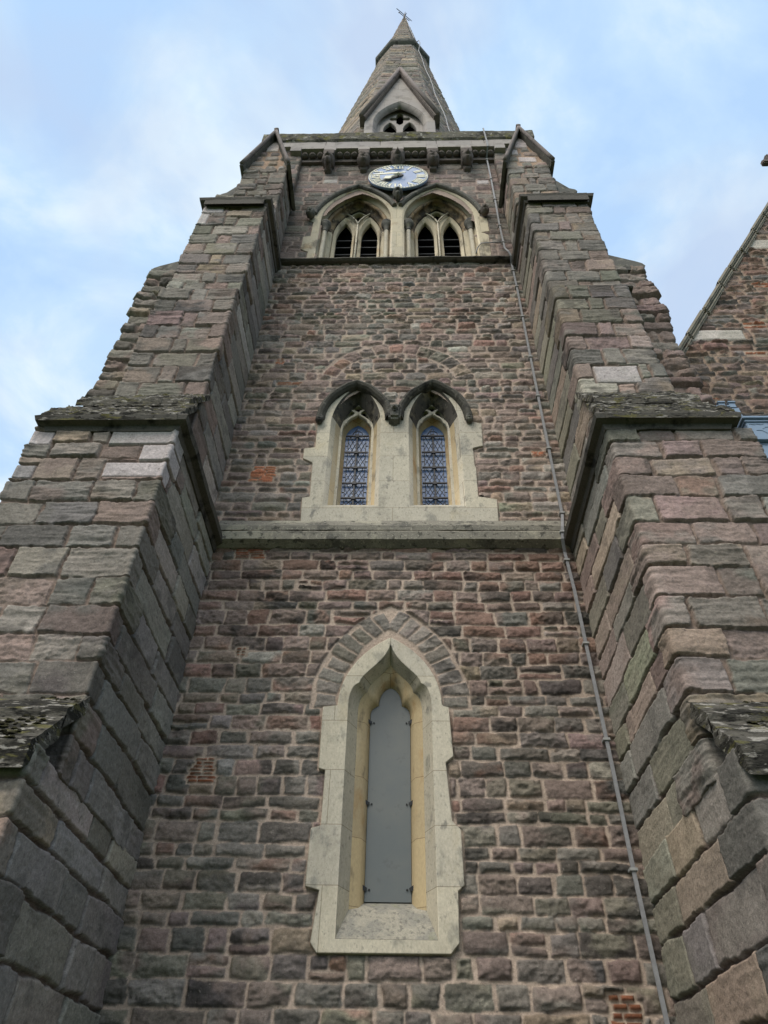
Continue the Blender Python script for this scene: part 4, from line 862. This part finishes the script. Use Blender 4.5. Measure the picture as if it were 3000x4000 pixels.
V, F = sweep_vf(P_, [(1, 0, 0)]*len(P_), [(0, 1, 0)]*len(P_), [(-.0165, -.006), (.0165, -.006), (.0165, .006), (-.0165, .006)])
m = MB(); m.add(V, F); m.build('strap', M_STRAP, lc)
for z in (18.3, 17.25, 16.2, 15.0, 14.25, 13.05, 12.5, 11.55, 10.43, 9.49, 8.39, 7.25, 6.82, 6.49, 5.43, 4.43, 3.357, 1.5):
    x = np.interp(z, P_[::-1, 2], P_[::-1, 0]); y = np.interp(z, P_[::-1, 2], P_[::-1, 1]); m = MB(); m.box(x-.032, x+.032, y-.02, y+.05, z-.012, z+.012); m.build('strap_clip', M_CLIP, lc, bevel=.003)
m = MB(); m.tube([(2.0, .10, 14.345), (1.9, .10, 14.34), (1.74, .10, 14.32), (1.60, .11, 14.33), (1.53, .11, 14.18), (1.50, .11, 14.08), (1.47, .10, 13.9)], .012, 6); m.build('branch_wire', M_STRAP, lc, True)
sc2 = thing('spire_cable', 'thin pale cable running down the right slope of the spire', 'cable', (1.0, 1.0, 20))
m = MB(); cp = []
for z in np.linspace(46.5, 20.2, 40):
    a = ap(z)+.06+(.2 if 36.9 < z < 38.2 else 0); t = -math.pi/2+math.pi/8+.12+.02*math.sin(z*1.3); rr = a/math.cos(math.pi/8-.10)
    cp.append((sp_c(z)+rr*math.cos(t+.12), SY+rr*math.sin(t+.12), z))
m.tube(cp, .017, 6); m.build('cable', M_STRAP, sc2, True)

# ------------------------------------------------------------------ church body with gable wall, right
GY, GX, GZ, GS = 1.0, 9.6, 19.72, 1.62
nave = thing('church_gable', 'gabled red rubble church wall with stone coping to the right of the tower', 'church', (9.6, GY, 0))
rg = np.random.default_rng(91)
lay = lay_wall(3.8, 11.2, 4.0, 19.6, (.12, .21), (.22, .6), rg, split=.15)
spx = [(5.15, 6.20, 12.35, 12.68, dict(c='pale', gain=1.7, joint=.008, corner=.01, ew=.012, dep=.03, bulge=0, rock=.004, soot=0, warp=.3, lam=.2)), (7.35, 8.2, 15.78, 16.16, dict(c='pale', gain=1.7, joint=.008, corner=.01, ew=.012, dep=.03, bulge=0, rock=.004, soot=0, warp=.3, lam=.2))]
spx += tiles(5.02, 5.22, 10.60, 10.72, rg, .03)+tiles(6.0, 6.4, 11.9, 12.0, rg, .03)+tiles(6.25, 6.7, 12.75, 12.95, rg, .03)+tiles(6.9, 7.3, 14.2, 14.35, rg, .03)
V, F, c_ = masonry(plane_map(GY), 3.8, 11.2, 4.0, 19.6, .024, lay, rg, dict(purple=3.5, red=4.0, pink=1, grey=2, buff=.8, slate=1.4, dark=.6), tint=.78, mortar=(.30, .22, .165), joint=.012, dep=.018, bulge=.018, rock=.07, lam=2.0, ew=.02, special=spx, soot=.5, warp=.03)
kk = V[:, 2] < GZ-.1-np.abs(V[:, 0]-GX)*GS; F = F[kk[F].all(1)]
mason_obj('wall', [(V, F, c_)], nave)
m = MB(); m.box(3.2, 16.0, GY+.03, GY+12, 0, 8.05); m.add([(3.2, GY+.06, 8), (16, GY+.06, 8), (16, GY+.06, GZ-6.4*GS-.1), (GX, GY+.06, GZ-.1), (3.2, GY+.06, GZ-6.4*GS-.1)], [(0, 1, 2, 3, 4)]); m.build('wall', M_WALLB, nave)
m = MB()
for q in (-1, 1): m.hexa([(GX, GY+.2, GZ-.1), (GX+q*6.9, GY+.2, GZ-.1-6.9*GS), (GX+q*6.9, GY+13, GZ-.1-6.9*GS), (GX, GY+13, GZ-.1), (GX, GY+.2, GZ+.02), (GX+q*6.9, GY+.2, GZ+.02-6.9*GS), (GX+q*6.9, GY+13, GZ+.02-6.9*GS), (GX, GY+13, GZ+.02)])
m.build('roof', M_SLATE, nave)
m = MB(); rg = np.random.default_rng(17)
for q in (-1, 1):
    x = 5.12 if q < 0 else 0; dd = 0
    while dd < 6.4:
        l_ = rg.uniform(.38, .62); j = rg.uniform(-.012, .012)
        p0 = Vector((GX+q*dd, 0, GZ-dd*GS)); p1 = Vector((GX+q*(dd+l_-.012), 0, GZ-(dd+l_-.012)*GS)); n_ = Vector((q*GS, 0, 1)).normalized()
        for off, y0, t in ((0, GY-.13, .08), (-.08, GY-.08, .08)):
            a = p0+n_*(off+j); b_ = p1+n_*(off+j); m.hexa([Vector((a.x, y0, a.z))-n_*t, Vector((b_.x, y0, b_.z))-n_*t, Vector((b_.x, GY+.4, b_.z))-n_*t, Vector((a.x, GY+.4, a.z))-n_*t, Vector((a.x, y0, a.z)), Vector((b_.x, y0, b_.z)), Vector((b_.x, GY+.4, b_.z)), Vector((a.x, GY+.4, a.z))])
        dd += l_
m.build('gable_coping', M_LITE, nave, bevel=.03)
m = MB(); z = GZ+.1
m.hexa([(GX-.16, GY-.1, GZ-.2), (GX+.16, GY-.1, GZ-.2), (GX+.16, GY+.25, GZ-.2), (GX-.16, GY+.25, GZ-.2), (GX-.09, GY, GZ+.5), (GX+.09, GY, GZ+.5), (GX+.09, GY+.16, GZ+.5), (GX-.09, GY+.16, GZ+.5)])
m.box(GX-.07, GX+.07, GY, GY+.14, GZ+.5, GZ+1.3); m.box(GX-.27, GX-.07, GY, GY+.14, GZ+.80, GZ+.96); m.box(GX+.07, GX+.27, GY, GY+.14, GZ+.80, GZ+.96)
m.build('gable_cross', M_CARVE, nave, bevel=.03)
m = MB(); m.tube([(4.42, .75, 11.75), (4.52, .9, 11.8), (4.66, 1.0, 11.78)], [.10, .13, .09], 12); m.box(4.36, 4.5, .8, .95, 11.82, 11.86)
m.build('lead_flashing', M_LEADSHEET, nave, True)

# ------------------------------------------------------------------ rainwater heads
h1 = thing('rainwater_head', 'small battlemented blue grey rainwater head half hidden behind the mossy buttress ledge', 'rainwater head', (4.95, .85, 9.6))
m = MB(); x0, x1, y0, zt, zb_ = 4.60, 5.20, .70, 10.10, 9.78
m.hexa([(x0+.05, y0+.08, zb_-.22), (x1-.05, y0+.08, zb_-.22), (x1-.05, GY, zb_-.22), (x0+.05, GY, zb_-.22), (x0, y0, zb_), (x1, y0, zb_), (x1, GY, zb_), (x0, GY, zb_)])
m.box(x0, x1, y0, GY, zb_, zt)
m.build('bowl', M_HOPPER, h1, bevel=.006)
m = MB()
for k in range(4): a = x0+.005+k*.155; m.box(a, a+.095, y0-.012, y0+.02, zt, zt+.10); m.box(a-.008, a+.103, y0-.03, y0+.02, zt+.10, zt+.125)
for k in range(3): a = x0+.105+k*.155; m.box(a, a+.045, y0-.03, y0+.02, zt+.0, zt+.022)
m.build('battlements', M_HOPPER, h1)
m = MB(); m.tube([(5.02, .80, 9.62), (5.12, .78, 9.60), (5.26, .78, 9.55), (5.40, .78, 9.46), (5.5, .78, 9.36)], [.055, .05, .05, .05, .05], 12); m.build('spout_pipe', M_PIPE, h1, True)
h2 = thing('rainwater_head', 'large moulded blue grey rainwater head dated 1887 at the right edge of the picture', 'rainwater head', (5.4, .7, 8.5))
X0, X1, Y0 = 5.03, 5.83, .5
m = MB(); m.box(X0, X1, Y0, GY, 9.18, 9.55); m.box(X0+.03, X1-.03, Y0+.03, GY, 8.78, 9.10)
m.box(X0-.03, X1+.03, Y0-.03, GY, 9.10, 9.18); m.box(X0-.04, X1+.04, Y0-.05, GY, 9.55, 9.60); m.box(X0-.015, X1+.015, Y0-.02, GY, 9.50, 9.55)
m.build('bowl', M_HOPPER, h2, bevel=.008)
m = MB(); n_ = 14
for r_, yy in ((.40, Y0+.0), (.33, Y0+.05)):
    pts = [((X0+X1)/2+r_*math.cos(a), 8.36+r_*1.05*math.sin(a)) for a in np.linspace(0, math.pi, n_)]
    m.add([(x, yy, z) for x, z in pts]+[(x, GY, z) for x, z in pts], [tuple(range(n_))]+[(i, i+1, n_+i+1, n_+i) for i in range(n_-1)])
m.build('shell_base', M_HOPPER, h2)
m = MB(); m.tube([((X0+X1)/2, .82, 8.5), ((X0+X1)/2, .82, .2)], .07, 14); m.build('downpipe', M_HOPPER, h2, True)
cu = bpy.data.curves.new('date', 'FONT'); cu.body = '1887'; cu.size = .20; cu.extrude = .006; cu.align_x = 'CENTER'; cu.space_character = 1.15
t = bpy.data.objects.new('t', cu); C.objects.link(t); me = bpy.data.meshes.new_from_object(t.evaluated_get(bpy.context.evaluated_depsgraph_get())); bpy.data.objects.remove(t)
me.transform(Matrix.Translation(((X0+X1)/2-.06, Y0+.026, 8.86)) @ Matrix.Rotation(math.pi/2, 4, 'X')); link('date_numerals', me, M_HOPPER, h2)
m = MB()
def wav(xa, xb, z, y, f=9, am=.008): m.tube([(x, y, z+am*math.sin((x-xa)*f*8)) for x in np.linspace(xa, xb, 14)], .006, 6)
wav(X0+.04, X0+.24, 9.46, Y0-.002); wav(X0+.30, X0+.50, 9.46, Y0-.002); wav(X0+.07, X0+.55, 9.055, Y0+.028)
for pts in ([(.10, 9.33), (.17, 9.33), (.24, 9.26)], [(.27, 9.26), (.33, 9.33), (.45, 9.33)], [(.20, 9.36), (.24, 9.40), (.29, 9.40), (.33, 9.35)]): m.tube([(X0+a, Y0-.002, z) for a, z in pts], .006, 6)
m.build('relief_ornament', M_HOPPER, h2)

# ------------------------------------------------------------------ ground
m = MB(); m.add([(-300, -300, 0), (300, -300, 0), (300, 300, 0), (-300, 300, 0)], [(0, 1, 2, 3)]); g = m.build('ground', M_GRASS); g['kind'] = 'structure'
